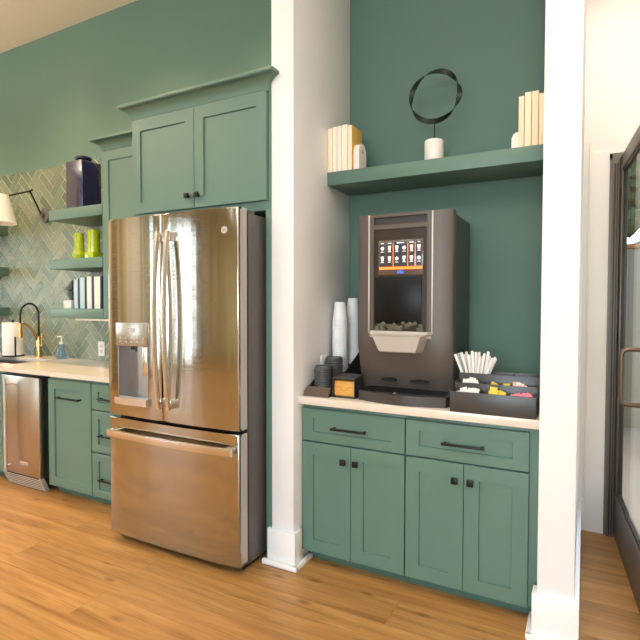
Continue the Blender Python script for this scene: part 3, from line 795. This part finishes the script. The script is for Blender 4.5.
# ------------------------------------------------------------------ alcove: base cabinets, worktop, shelf
YD2, YT2, YK2 = 2.1738, 2.2454, 2.1437
def alcove_unit(x0, x1, label, hx, kx):
    t = thing('base_cabinet', label, 'cabinet', ((x0+x1)/2, 2.45, 0), None)
    MB().box(x0, x1, YD2+.0205, YB-.002, .0655, .807, bev=.0008).build('body', M_green, t)
    MB().box(x0, x1, YT2+.001, YB-.03, 0, .0655).build('toe_kick', M_toe, t)
    d = MB().shaker(x0+.0015, x1-.0015, .624, .784, YD2, YD2+.02, .062, .045, .008).build('drawer', M_green, t)
    bar_handle(hx-.09, hx+.09, YD2+.0005, .700, d)
    xm = (x0+x1)/2
    for xa, xb, k in ((x0+.0015, xm-.0012, kx[0]), (xm+.0012, x1-.0015, kx[1])):
        d = MB().shaker(xa, xb, .0655, .616, YD2, YD2+.02, .062, .062, .008).build('door', M_green, t)
        knob(k, .545, YD2, d)
    return t
alcove_unit(-1.2475, -.7122, 'green base cabinet with drawer and two doors, left half of the coffee alcove', -.985, (-1.014, -.949))
t = alcove_unit(-.7098, -.1909, 'green base cabinet with drawer and two doors, right half of the coffee alcove', -.4525, (-.486, -.421))
MB().box(-.1904, XR-.0005, YD2+.014, YD2+.034, .0655, .807).build('filler_strip', M_green, t)
MB().box(-.1904, XR-.0005, YT2+.001, YT2+.02, 0, .0655).build('toe_kick', M_toe, t)
tag(MB().box(XL+.0005, XR-.0005, YK2, YB-.0005, .8075, .8447, bev=.002).build('worktop', M_quartz), 'pale stone worktop under the coffee machine in the alcove', 'countertop')
tag(MB().box(XL+.0005, XR-.0005, 2.4594, YB-.0005, 1.9421, 2.0127, bev=.002).build('floating_shelf', M_green), 'long thick green shelf across the alcove above the coffee machine', 'shelf')

ZT, ZS = .8447, 2.0127
# shelf books, left
bx = [-1.2525, -1.223, -1.196, -1.170, -1.134, -1.107]
LB = [('cream book against the white side wall, leftmost on the alcove shelf', M_cream_b, .236), ('ivory book second from the side wall on the alcove shelf', M_white_b, .239), ('slim ivory book, third from the white side wall on the alcove shelf', M_white_b, .241), ('thick ivory book beside the mustard-covered book on the alcove shelf', M_white_b, .243), ('cream spined book with mustard cover leaning-side to the white bookend', M_gold_b, .236)]
LB[4] = ('mustard-covered book with cream spine next to the left white bookend', M_gold_b, .236)
for i, (lb, mm, hh) in enumerate(LB):
    book(bx[i]+.0016, bx[i+1]-.0016, 2.462, .135, ZS, hh, mm, lb, 'pale books at the left of the alcove shelf', spine=M_cream_b if i == 4 else None)
def bookend(x0, x1, y0, y1, h, label, holed=True):
    b = MB(); xm = (x0+x1)/2; rad = (y1-y0)/2; ym = (y0+y1)/2
    out = [(y0, 0), (y1, 0)]+[(ym+rad*math.cos(a), h-rad+rad*math.sin(a)) for a in [math.pi*i/16 for i in range(17)]]
    b.prism(out, lambda u, v, d: (d, u, ZS+v), x0, x1)
    o = b.build('bookend', M_plaster, loc=(xm, ym, ZS), smooth=40)
    tag(o, label, 'bookend', 'white bookends on the alcove shelf')
    if holed:
        k = MB(); k.lathe([(.012, 0), (.012, .002), (.008, .003), (.002, .001)], (x1-.0005, ym, ZS+h-.042), 20, Matrix.Rotation(R(90), 4, 'Y')); k.build('dimple', M_gask, o)
bookend(-1.105, -1.073, 2.475, 2.575, .145, 'white arched bookend beside the mustard book on the alcove shelf')
b = MB(); qx0, qx1, qh = -.315, -.2852, .078
b.prism([(qx0, ZS), (qx1, ZS), (qx1, ZS+qh)]+[(qx1-.004-(qx1-.004-qx0)*math.sin(a), ZS+qh-.034+.034*math.cos(a)) for a in [math.pi/2*i/10 for i in range(11)]], lambda u, v, d: (u, d, v), 2.49, 2.575)
tag(b.build('bookend', M_plaster, loc=(-.30, 2.53, ZS), smooth=40), 'small white rounded bookend left of the peach books on the alcove shelf', 'bookend', 'white bookends on the alcove shelf')
rbx = [-.284, -.2585, -.2285, -.199, -.171]
RB = [('peach book with dark edge beside the small bookend, right end of the shelf', M_peach_b, .230), ('taller cream-peach book second in the right-hand shelf group', M_cream_b, .243), ('taller peach book third in the right-hand shelf group', M_peach_b, .243), ('shorter beige book partly hidden by the right column', M_cream_b, .228)]
for i, (lb, mm, hh) in enumerate(RB):
    book(rbx[i]+.0014, rbx[i+1]-.0014, 2.468, .15, ZS, hh, mm, lb, 'peach books at the right of the alcove shelf', spine=mm)
# ring sculpture
rxc, ryc = -.699, 2.58
t = thing('sculpture', 'dark twisted ring sculpture standing on a white cylinder on the alcove shelf', 'sculpture', (rxc, ryc, ZS))
MB().lathe([(.0465, ZS), (.0475, ZS+.003), (.0475, ZS+.118), (.045, ZS+.1235), (.04, ZS+.1255)], (rxc-.002, ryc, 0), 40).build('base', M_plaster, t)
MB().tube([(rxc, ryc, ZS+.124), (rxc, ryc, 2.235)], .0032, 10).build('rod', M_ring, t)
b = MB(); N_ = 120; Rr = .125; zc = 2.361; rings = []
for i in range(N_):
    a = 2*math.pi*i/N_; ph = 2*(a-R(75))+.35*math.sin(2*a)
    ra = Vector((math.cos(a), 0, math.sin(a))); ay_ = Vector((0, 1, 0))
    wv = ra*math.cos(ph)+ay_*math.sin(ph); nv = ay_*math.cos(ph)-ra*math.sin(ph)
    c = Vector((rxc, ryc, zc))+ra*Rr
    rings.append([b.bm.verts.new(c+wv*p*.0135+nv*q*.0014) for p, q in ((-1, -1), (1, -1), (1, 1), (-1, 1))])
for i in range(N_):
    A_, B_ = rings[i], rings[(i+1) % N_]
    off = 0
    if i == N_-1:
        best = min(range(4), key=lambda o: sum((A_[k].co-B_[(k+o) % 4].co).length for k in range(4))); off = best
    for k in range(4): b.bm.faces.new((A_[k], A_[(k+1) % 4], B_[(k+1+off) % 4], B_[(k+off) % 4]))
b.build('ring', M_ring, t, smooth=35)

# ------------------------------------------------------------------ coffee machine
mx0, mx1 = -1.003, -.534
YM = 2.30
ZM = ZT+.888
t = thing('coffee_machine', 'tall taupe bean-to-cup coffee machine with touch screen on the alcove worktop', 'coffee machine', ((mx0+mx1)/2, 2.45, ZT))
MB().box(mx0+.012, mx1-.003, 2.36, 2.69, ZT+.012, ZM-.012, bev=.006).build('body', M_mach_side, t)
MB().box(mx0+.05, mx0+.09, 2.40, 2.62, ZT, ZT+.013).box(mx1-.09, mx1-.05, 2.40, 2.62, ZT, ZT+.013).build('foot', M_blackp, t)
# front plate with a window opening, bottom swept back
def yplate(z):
    s = max(0, (1.12-z)/(1.12-ZT)); return YM+.055*min(1, s)**1.6
b = MB()
zz = [ZT+.02+(ZM-ZT-.02)*i/36 for i in range(37)]
WX0, WX1, WZ0, WZ1 = -.917, -.653, 1.150, 1.660
SZ0, SZ1 = 1.682, 1.718
zz = sorted(set(zz+[WZ0, WZ1, SZ0, SZ1]))
xs = [mx0, mx0+.012, WX0, WX1, mx1-.012, mx1]
V_ = {}
def PV(i, j):
    if (i, j) not in V_:
        rnd = .010 if i in (0, 5) else 0
        V_[(i, j)] = b.bm.verts.new((xs[i]+(.014*max(0, min(1, (1.12-zz[j])/.27)) if i < 2 else 0), yplate(zz[j])+rnd, zz[j]))
    return V_[(i, j)]
for i in range(5):
    for j in range(len(zz)-1):
        zm = (zz[j]+zz[j+1])/2
        if i == 2 and (WZ0 < zm < WZ1 or SZ0 < zm < SZ1): continue
        b.bm.faces.new((PV(i, j), PV(i+1, j), PV(i+1, j+1), PV(i, j+1)))
ed = [e for e in b.bm.edges if len(e.link_faces) == 1]
ex_ = bmesh.ops.extrude_edge_only(b.bm, edges=ed)
for v in [g for g in ex_['geom'] if isinstance(g, bmesh.types.BMVert)]:
    inner = WX0-1e-4 < v.co.x < WX1+1e-4 and (WZ0-1e-4 < v.co.z < WZ1+1e-4 or SZ0-1e-4 < v.co.z < SZ1+1e-4)
    v.co.y = (YM+.03) if inner else 2.362
b.build('front_panel', M_mach, t, smooth=40)
MB().box(WX0-.003, WX1+.003, YM+.012, YM+.03, SZ0-.004, SZ1+.004).build('top_slot', mat('dark_brown_slot', lin(38, 32, 28), .4), t)
fp = MB().box(WX0-.003, WX1+.003, YM+.008, YM+.03, WZ0-.004, WZ1+.004).build('inlay_panel', M_wood_dk, t)
MB().box(-.911, -.680, YM+.0035, YM+.0085, 1.205, 1.432, bev=.002).build('black_window', M_glassblk, t)
for x in (-.941, -.6275):
    b = MB(); za = [1.165+(ZM-.02-1.165)*i/8 for i in range(9)]
    b.box(x-.0032, x+.0032, YM-.004, YM+.004, 1.16, ZM-.001, bev=.001)
    b.build('trim_strip', M_silver, t)
MB().box(mx0+.01, mx1-.004, 2.345, 2.40, ZM-.012, ZM-.002, bev=.002).build('top_cap', M_mach, t)
# silver spout bin
b = MB(); yb = YM-.002
def binring(z, xa, xb, dep): return [(xa, yb, z), (xa+.022, yb-dep, z), (xb-.022, yb-dep, z), (xb, yb, z)]
rows = [binring(1.172, -.945, -.622, .020), binring(1.160, -.945, -.622, .022), binring(1.148, -.922, -.645, .056), binring(1.078, -.890, -.668, .052), binring(1.073, -.885, -.673, .046)]
vs = [[b.bm.verts.new(p) for p in r] for r in rows]
for a, c in zip(vs, vs[1:]):
    for k in range(4): b.bm.faces.new((a[k], a[(k+1) % 4], c[(k+1) % 4], c[k]))
b.bm.faces.new(vs[-1])
inn = [b.bm.verts.new((p[0]+(.008 if p[0] < -.78 else -.008), min(p[1]+.006, yb), 1.170)) for p in rows[0]]
low = [b.bm.verts.new((v.co.x, v.co.y, 1.14)) for v in inn]
for k in range(4):
    b.bm.faces.new((vs[0][k], vs[0][(k+1) % 4], inn[(k+1) % 4], inn[k])); b.bm.faces.new((inn[k], inn[(k+1) % 4], low[(k+1) % 4], low[k]))
b.bm.faces.new(low)
b.build('spout_cover', mat('grey_silver_plastic', lin(176, 168, 160), .4, noise=.02), t)
# small olive-grey pieces heaped behind the spout cover
b = MB()
for i in range(26):
    x = random.uniform(-.905, -.665); z = 1.168+random.uniform(0, .044)*(1 if x > -.8 else .8)
    g = bmesh.ops.create_icosphere(b.bm, subdivisions=1, radius=random.uniform(.010, .018))['verts']
    for v in g: v.co = Vector((v.co.x*random.uniform(.8, 1.3), v.co.y*.35, v.co.z*random.uniform(.6, 1.1)))+Vector((x, YM+.001, z))
b.build('bean_heap', mat('olive_grey_beans', lin(84, 80, 62), .4, noise=.4, scale=60), t, smooth=10)
# touch screen
s0, s1, q0, q1 = -.893, -.672, 1.441, 1.606
scr = MB().box(s0, s1, YM+.002, YM+.0085, q0, q1, bev=.001).build('screen', mat('lit_screen_background', lin(70, 54, 44), .15, emit=lin(112, 92, 78), estr=.35), t)
E_white = mat('lit_white_icon', lin(230, 230, 235), .4, emit=(1, 1, 1, 1), estr=.75)
E_or = mat('lit_orange_bar', lin(230, 120, 40), .4, emit=lin(255, 140, 60), estr=.9)
E_dk = mat('lit_dark_tile', lin(40, 38, 42), .3, emit=lin(60, 58, 66), estr=.4)
E_bl = mat('lit_blue_badge', lin(60, 90, 190), .3, emit=lin(60, 100, 220), estr=.9)
ys = YM+.0014
cols = [s0+.020+i*(s1-s0-.040)/5 for i in range(6)]
b = MB()
for xa, xb in ((cols[2]-.014, cols[3]+.014), (cols[4]-.013, cols[4]+.013), (cols[5]-.013, cols[5]+.013), (cols[0]-.013, cols[0]+.013), (cols[1]-.013, cols[1]+.013)):
    b.box(xa, xb, ys+.0002, ys+.0012, 1.485, 1.597)
b.build('menu_tile', E_dk, scr)
b = MB()
for xd in ((cols[1]+cols[2])/2, (cols[3]+cols[4])/2, (cols[4]+cols[5])/2): b.box(xd-.0016, xd+.0016, ys, ys+.001, 1.48, 1.59)
b.box(s0+.004, s1-.004, ys, ys+.001, 1.466, 1.479)
b.build('orange_bar', E_or, scr)
for r, zr in enumerate((1.568, 1.518)):
    for i, x in enumerate(cols):
        b = MB(); k = (i+r) % 3
        fn = lambda u, v, d: (x+u, d, zr+v)
        if k == 0: pts_ = [(.0085*math.cos(2*math.pi*j/14), .0085*math.sin(2*math.pi*j/14)) for j in range(14)]
        elif k == 1: pts_ = [(-.005, -.011), (.005, -.011), (.0075, .011), (-.0075, .011)]
        else: pts_ = [(-.004, -.012), (.004, -.012), (.007, .002), (.008, .011), (-.008, .011), (-.007, .002)]
        b.prism(pts_, fn, ys-.0006, ys+.0004)
        b.prism([(-.008, -.018), (.008, -.018), (.008, -.0155), (-.008, -.0155)], fn, ys-.0006, ys+.0004)
        b.build('cup_icon', E_white, scr)
b = MB()
for xa, xb in ((cols[0]-.008, cols[0]+.008), (cols[1]-.009, cols[1]+.009), ((cols[2]+cols[3])/2-.018, (cols[2]+cols[3])/2+.018), (cols[4]-.010, cols[4]+.010), (cols[5]-.006, cols[5]+.006)):
    b.box(xa, xb, ys, ys+.001, 1.590, 1.594)
b.build('menu_heading', E_white, scr)
lg = MB().prism([(-.018, .447-.446), (.018, .001), (.014, .013), (.004, .014), (0, .018), (-.004, .014), (-.014, .013)], lambda u, v, d: ((s0+s1)/2+u, d, 1.446+v), ys-.0003, ys+.0006).build('logo', E_bl, scr)
# cup rests and drip tray
for x, w in ((-.842, .040), (-.690, .046)):
    b = MB().lathe([(w*.7, 0), (w, .004), (w, .009), (w*.8, .012), (w*.3, .016), (.001, .016)], (x, yplate(.935)-.012, .928), 28, Matrix.Diagonal((1, .8, 1, 1)))
    b.build('cup_rest', M_dark, t)
tz1 = ZT+.046
out = [(mx0+.045, 2.36), (mx0+.045, 2.31), (mx0+.046, 2.225)]
for i in range(13):
    s = i/12; out.append((mx0+.050+(mx1-mx0-.052)*s, 2.205-.045*math.sin(math.pi*s)-.008*s))
out += [(mx1+.006, 2.215), (mx1+.006, 2.31), (mx1-.006, 2.36)]
tr = MB().prism(out, lambda u, v, d: (u, v, d), ZT, tz1)
tr = tr.build('drip_tray', mat('dark_tray', lin(58, 54, 53), .35, noise=.04), t)
b = MB()
for i in range(40):
    x = mx0+.06+(mx1-mx0-.085)*i/39
    b.box(x-.0022, x+.0022, 2.215, 2.335, tz1-.001, tz1+.003)
for y in (2.21, 2.25, 2.29, 2.335): b.box(mx0+.055, mx1-.022, y-.002, y+.002, tz1-.001, tz1+.0035)
b.build('drip_grid', M_black, tr)
MB().box((mx0+mx1)/2+.0-.004, (mx0+mx1)/2+.004, 2.185, 2.20, tz1-.001, tz1+.005).build('grid_tab', M_silver, tr)

# ------------------------------------------------------------------ condiment organizer
ox0, ox1 = -.506, -.167
t = thing('condiment_organizer', 'dark three-tier organizer box of packets and straws right of the coffee machine', 'organizer', ((ox0+ox1)/2, 2.27, ZT))
M_org = mat('dark_grey_acrylic', lin(60, 57, 56), .35, noise=.05)
TY = [(2.147, 2.235, .932), (2.237, 2.322, .958), (2.324, 2.41, .990)]
b = MB(); w = .004
for k, (ya, yb_, zt_) in enumerate(TY):
    b.box(ox0, ox1, ya, ya+w, ZT, zt_, bev=.0006)
    for x in (ox0, ox1-w): b.box(x, x+w, ya+w, yb_, ZT, zt_+.004, bev=.0006)
    b.box(ox0+w, ox1-w, ya+w, yb_, ZT, zt_-.055)
b.box(ox0, ox1, TY[2][1], TY[2][1]+w, ZT, .992, bev=.0006)
b.build('body', M_org, t)
b = MB()
dvx = [ox0+(ox1-ox0)*.345, ox0+(ox1-ox0)*.665]
for k, (ya, yb_, zt_) in enumerate(TY):
    for x in dvx: b.box(x-.0018, x+.0018, ya+w, yb_, ZT+.02, zt_-.004)
b.build('divider', M_blackp, t)
# packets, each its own
def packet_mesh(mm):
    b = MB(); n = 6
    rows = []
    for i in range(n+1):
        u = -.5+i/n; row = []
        for j in range(4):
            v = -.5+j/3; row.append(Vector((u*.030, .0022*(1-(2*u)**4)*(1-(2*v)**2), v*.052)))
        rows.append(row)
    top = [[b.bm.verts.new(p) for p in r] for r in rows]; bot = [[b.bm.verts.new(Vector((p.x, -p.y-.0006, p.z))) for p in r] for r in rows]
    for g_ in (top, bot):
        for a, c in zip(g_, g_[1:]):
            for i in range(3): b.bm.faces.new((a[i], a[i+1], c[i+1], c[i]))
    for i in range(n):
        for j in (0, 3): b.bm.faces.new((top[i][j], top[i+1][j], bot[i+1][j], bot[i][j]))
    for j in range(3):
        for i in (0, n): b.bm.faces.new((top[i][j], top[i][j+1], bot[i][j+1], bot[i][j]))
    return b
SP = {}
def packets(mm, colname, sec, tier, count, up_, name='sweetener_packet', where=''):
    ya, yb_, zt_ = TY[tier]
    x0 = [ox0+w, dvx[0], dvx[1]][sec]+.016; x1 = [dvx[0], dvx[1], ox1-w][sec]-.016
    lab = f'{colname} paper packet, one of several in the {where} compartment of the organizer'
    for i in range(count):
        if colname not in SP:
            o = packet_mesh(mm).build(name, mm, loc=(0, 0, 0)); SP[colname] = o
        else:
            o = SP[colname].copy(); COL.objects.link(o)
        f = (i+.5)/count
        o.location = (x0+(x1-x0)*random.random(), ya+.014+(yb_-ya-.026)*f, zt_-.026+up_+random.uniform(-.006, .010))
        o.rotation_euler = (R(random.uniform(-28, -8)), R(random.uniform(-28, 28)), R(random.uniform(-14, 14)))
        tag(o, lab, 'packet', f'{colname} packets, {where} compartment')
packets(M_paper, 'white', 0, 0, 7, .003, where='front left')
packets(M_yel, 'yellow', 1, 0, 8, .002, where='front middle')
packets(M_pink, 'pink', 2, 0, 9, .0, where='front right')
packets(M_paper, 'white', 0, 1, 7, .006, where='middle-row left')
packets(M_yel, 'yellow', 1, 1, 4, -.008, where='middle-row centre')
packets(M_peach, 'peach', 2, 1, 4, .001, where='middle-row right')
packets(M_paper, 'white', 2, 1, 3, -.003, where='middle-row right')
o = SP['yellow'].copy(); COL.objects.link(o); o.location = (-.335, 2.185, .93); o.rotation_euler = (R(-8), R(3), 0)
tag(o, 'yellow packet standing tallest upright in the organizer front middle compartment', 'packet')
# wrapped straws
st0 = None
sxm = (ox0+w+dvx[0])/2+.004
for i in range(35):
    kx, ky = i % 7, i//7
    fx_ = -1+kx/3+random.uniform(-.06, .06)
    base = Vector((sxm+fx_*.036+(.004 if ky % 2 else 0), 2.336+ky*.0145, .940))
    if st0 is None:
        b = MB(); b.box(-.0056, .0056, -.0018, .0018, 0, .146, bev=.001); st0 = b.build('wrapped_straw', M_paper, loc=(0, 0, 0)); o = st0
    else:
        o = st0.copy(); COL.objects.link(o)
    o.location = base
    o.rotation_euler = (R((2-ky)*3.0+random.uniform(-1, 1)), R(fx_*21+random.uniform(-2.5, 2.5)), R(random.uniform(-14, 14)))
    o.scale = (1, 1, random.uniform(.80, 1.02))
    tag(o, 'white paper-wrapped stir straw in the bundle fanned out of the organizer', 'straw', 'wrapped straws fanned in the back left compartment')

# ------------------------------------------------------------------ cup and lid rack, napkin box
rx0, rx1 = XL+.012, -1.098
t = thing('cup_rack', 'smoked stepped rack for lids and cups in the alcove corner', 'rack', ((rx0+rx1)/2, 2.42, ZT))
STEPS = [(2.20, 2.315, .866), (2.315, 2.43, .900), (2.43, 2.545, .934), (2.545, 2.66, .968)]
b = MB()
for y0, y1, z in STEPS: b.box(rx0+.004, rx1-.004, y0, y1, ZT, z, bev=.001)
b.build('steps', M_rack, t)
for x in (rx0, rx1-.004):
    MB().prism([(2.175, ZT), (2.672, ZT), (2.672, 1.075), (2.60, 1.06), (2.21, .872)], lambda u, v, d: (d, u, v), x, x+.004).build('side_panel', M_rack if x == rx0 else M_blackp, t)
MB().prism([(2.172, ZT), (2.215, .885), (2.211, .887), (2.168, ZT)], lambda u, v, d: (d, u, v), rx0+.004, rx1-.004).build('front_lip', mat('brown_smoked_lip', lin(92, 76, 64), .3, noise=.08), t)
# lids
def lid_mesh():
    return MB().lathe([(.0, .0), (.045, .0), (.0465, .002), (.0465, .0075), (.043, .009), (.0415, .0155), (.039, .016), (.037, .012), (.0, .012)], (0, 0, 0), 32, cap=False)
lid0 = None
def lid_stack(x, y, z, n, label, group):
    global lid0
    for i in range(n):
        if lid0 is None: lid0 = lid_mesh().build('cup_cover', M_lid, loc=(0, 0, 0), smooth=30); o = lid0
        else: o = lid0.copy(); COL.objects.link(o)
        o.location = (x+random.uniform(-.001, .001), y+random.uniform(-.001, .001), z+i*.0118)
        tag(o, label if i < n-1 else label.replace('lid in', 'topmost lid of'), 'lid', group)
        if i == n-1: del o['group']
lid_stack(-1.172, 2.262, .8665, 10, 'dark grey coffee lid in the nearer stack on the cup rack', 'dark lids, nearer stack')
lid_stack(-1.168, 2.375, .9005, 10, 'dark grey coffee lid in the rear stack on the cup rack', 'dark lids, rear stack')
cup0 = None
def cup_stack(x, y, z, n, label, group):
    global cup0
    for i in range(n):
        if cup0 is None:
            b = MB().lathe([(.0400, 0), (.0425, .0006), (.0430, .002), (.0428, .0100), (.0402, .0108), (.029, .104), (.0285, .105), (.0282, .1035), (.001, .1035), (.001, .1028), (.0280, .1028), (.0397, .006), (.0397, 0), (.0400, 0)], (0, 0, 0), 32, cap=False)
            cup0 = b.build('paper_cup', M_cup, loc=(0, 0, 0), smooth=30); o = cup0
        else: o = cup0.copy(); COL.objects.link(o)
        o.location = (x, y, z+i*.0118)
        tag(o, label if i < n-1 else label.replace('cup in', 'cup on top of'), 'cup', group)
        if i == n-1: del o['group']
cup_stack(-1.186, 2.487, .9345, 24, 'white paper cup in the nearer upside-down stack on the rack', 'white cups, nearer stack')
cup_stack(-1.160, 2.60, .9685, 23, 'white paper cup in the rear upside-down stack by the machine', 'white cups, rear stack')
# napkin box
nx0, nx1, ny0, ny1 = -1.090, -.972, 2.20, 2.296
t = thing('napkin_box', 'black napkin dispenser box with brown paper napkins between lids and machine', 'napkin dispenser', ((nx0+nx1)/2, 2.27, ZT))
b = MB(); b.box(nx0, nx1, ny0, ny1, ZT, ZT+.008, bev=.001); b.box(nx0, nx0+.004, ny0, ny1, ZT+.008, ZT+.098); b.box(nx1-.004, nx1, ny0, ny1, ZT+.008, ZT+.098); b.box(nx0+.004, nx1-.004, ny1-.004, ny1, ZT+.008, ZT+.098)
b.build('body', M_blackp, t)
MB().prism([(ny0-.004, ZT+.090), (ny0-.004, ZT+.098), (ny1, ZT+.108), (ny1, ZT+.098), (ny0+.01, ZT+.096)], lambda u, v, d: (d, u, v), nx0-.001, nx1+.001).build('lid', M_blackp, t)
b = MB(); b.box(nx0+.006, nx1-.006, ny0+.010, ny1-.01, ZT+.0085, ZT+.082, bev=.002)
nk = tag(b.build('paper_napkins', M_kraft), 'brown kraft paper napkins in the black napkin box', 'napkins')
xm = (nx0+nx1)/2
MB().tube([(nx0+.012, ny0+.0095, ZT+.052), (xm-.02, ny0+.0092, ZT+.052), (xm-.014, ny0+.009, ZT+.040), (xm, ny0+.009, ZT+.034), (xm+.014, ny0+.009, ZT+.040), (xm+.02, ny0+.0092, ZT+.052), (nx1-.012, ny0+.0095, ZT+.052)], .0009, 6).build('folded_edge', mat('kraft_fold', lin(150, 100, 44), .8), nk)

# ------------------------------------------------------------------ light
def area(name, loc, rot, sx_, sy_, power, col, spread=180):
    l = bpy.data.lights.new(name, 'AREA'); l.shape = 'RECTANGLE'; l.size = sx_; l.size_y = sy_; l.energy = power; l.color = col; l.spread = R(spread)
    o = bpy.data.objects.new(name, l); COL.objects.link(o); o.location = loc; o.rotation_euler = rot; return o
for i, (a, c, z0, z1_) in enumerate(LH):  # area lamps added as daylight at the invented left windows
    area('window_fill', (XW0-.02, (a+c)/2, (z0+z1_)/2), (R(90), 0, R(-90)), c-a, z1_-z0, (24, 30, 14)[i], (.74, .89, 1))
a, c, z0, z1_ = RH[0]
area('window_fill', ((a+c)/2, YR0-.02, (z0+z1_)/2), (R(90), 0, 0), c-a, z1_-z0, 205, (.70, .87, 1))  # added daylight fill at the invented rear window
def spot(loc, power, col, ang_=110, blend=.8, rad=.06, tgt=None):
    l = bpy.data.lights.new('ceiling_lamp_or_fill', 'SPOT'); l.energy = power; l.color = col; l.spot_size = R(ang_); l.spot_blend = blend; l.shadow_soft_size = rad
    o = bpy.data.objects.new('ceiling_lamp_or_fill', l); COL.objects.link(o); o.location = loc
    return o
WARM = (1, .68, .34)
for x in (-5.1, -3.75, -2.7, -1.8): spot((x, 2.2, ZC-.03), 125, WARM, 105, 1.0, .15)
spot((-2.6, 1.2, ZC-.03), 25, WARM, 90, 1.0)
spot((-.15, 1.7, ZC-.03), 40, WARM, 90, 1.0)
spot((.06, 2.55, ZC-.03), 62, (1, .94, .84), 120)  # fill added to brighten the corridor wall and floor
for x in (-5.5, -3.5, -1.5, .6):  # invented grid of ceiling discs, added for soft even light
    for y in (-4.2, -2.2, -.2):
        l = bpy.data.lights.new('ceiling_lamp_or_fill', 'AREA'); l.shape = 'DISK'; l.size = .5; l.energy = 4; l.color = (.84, .92, 1)
        o = bpy.data.objects.new('ceiling_lamp_or_fill', l); COL.objects.link(o); o.location = (x, y, ZC-.02)
for y in (-4.6, -3.2, -1.8, -.4): spot((-6.3, y, ZC-.03), 60, (1, .88, .66), 120, .8)  # added washers brighten the left wall mirrored in the refrigerator
l = bpy.data.lights.new('ceiling_lamp_or_fill', 'AREA'); l.shape = 'DISK'; l.size = .6; l.energy = 14; l.color = (1, .95, .90)  # frontal fill added for the corridor and right column
o = bpy.data.objects.new('ceiling_lamp_or_fill', l); COL.objects.link(o); o.location = (.05, .5, ZC-.02)
# upward fill areas added to brighten the ceiling, no real fixtures
for x, y, p, c in ((-4.9, -.2, 190, (1, .89, .72)), (-1.9, -1.4, 105, (.74, .88, 1)), (.6, -1.0, 60, (.74, .88, 1))):
    area('ceiling_fill', (x, y, 2.75), (R(180), 0, 0), 1.6, .5, p, c)
wd = bpy.data.worlds.new('sky'); sc.world = wd; wd.use_nodes = True
nt = wd.node_tree; bg = nt.nodes['Background']
sk = nt.nodes.new('ShaderNodeTexSky'); sk.sky_type = 'NISHITA'; sk.sun_disc = False; sk.sun_elevation = R(50)
nt.links.new(sk.outputs[0], bg.inputs[0]); bg.inputs[1].default_value = 1.2

sc.view_settings.view_transform = 'Standard'; sc.view_settings.look = 'None'; sc.view_settings.gamma = 1; sc.view_settings.use_curve_mapping = False
sc.view_settings.exposure = 0.05
sc.cycles.use_denoising = True
sc.cycles.max_bounces = 10; sc.cycles.diffuse_bounces = 5; sc.cycles.glossy_bounces = 5; sc.cycles.transmission_bounces = 6
sc.cycles.caustics_reflective = False; sc.cycles.caustics_refractive = False
sc.cycles.sample_clamp_indirect = 6
for o in bpy.data.objects:
    if '_o' in o: del o['_o']
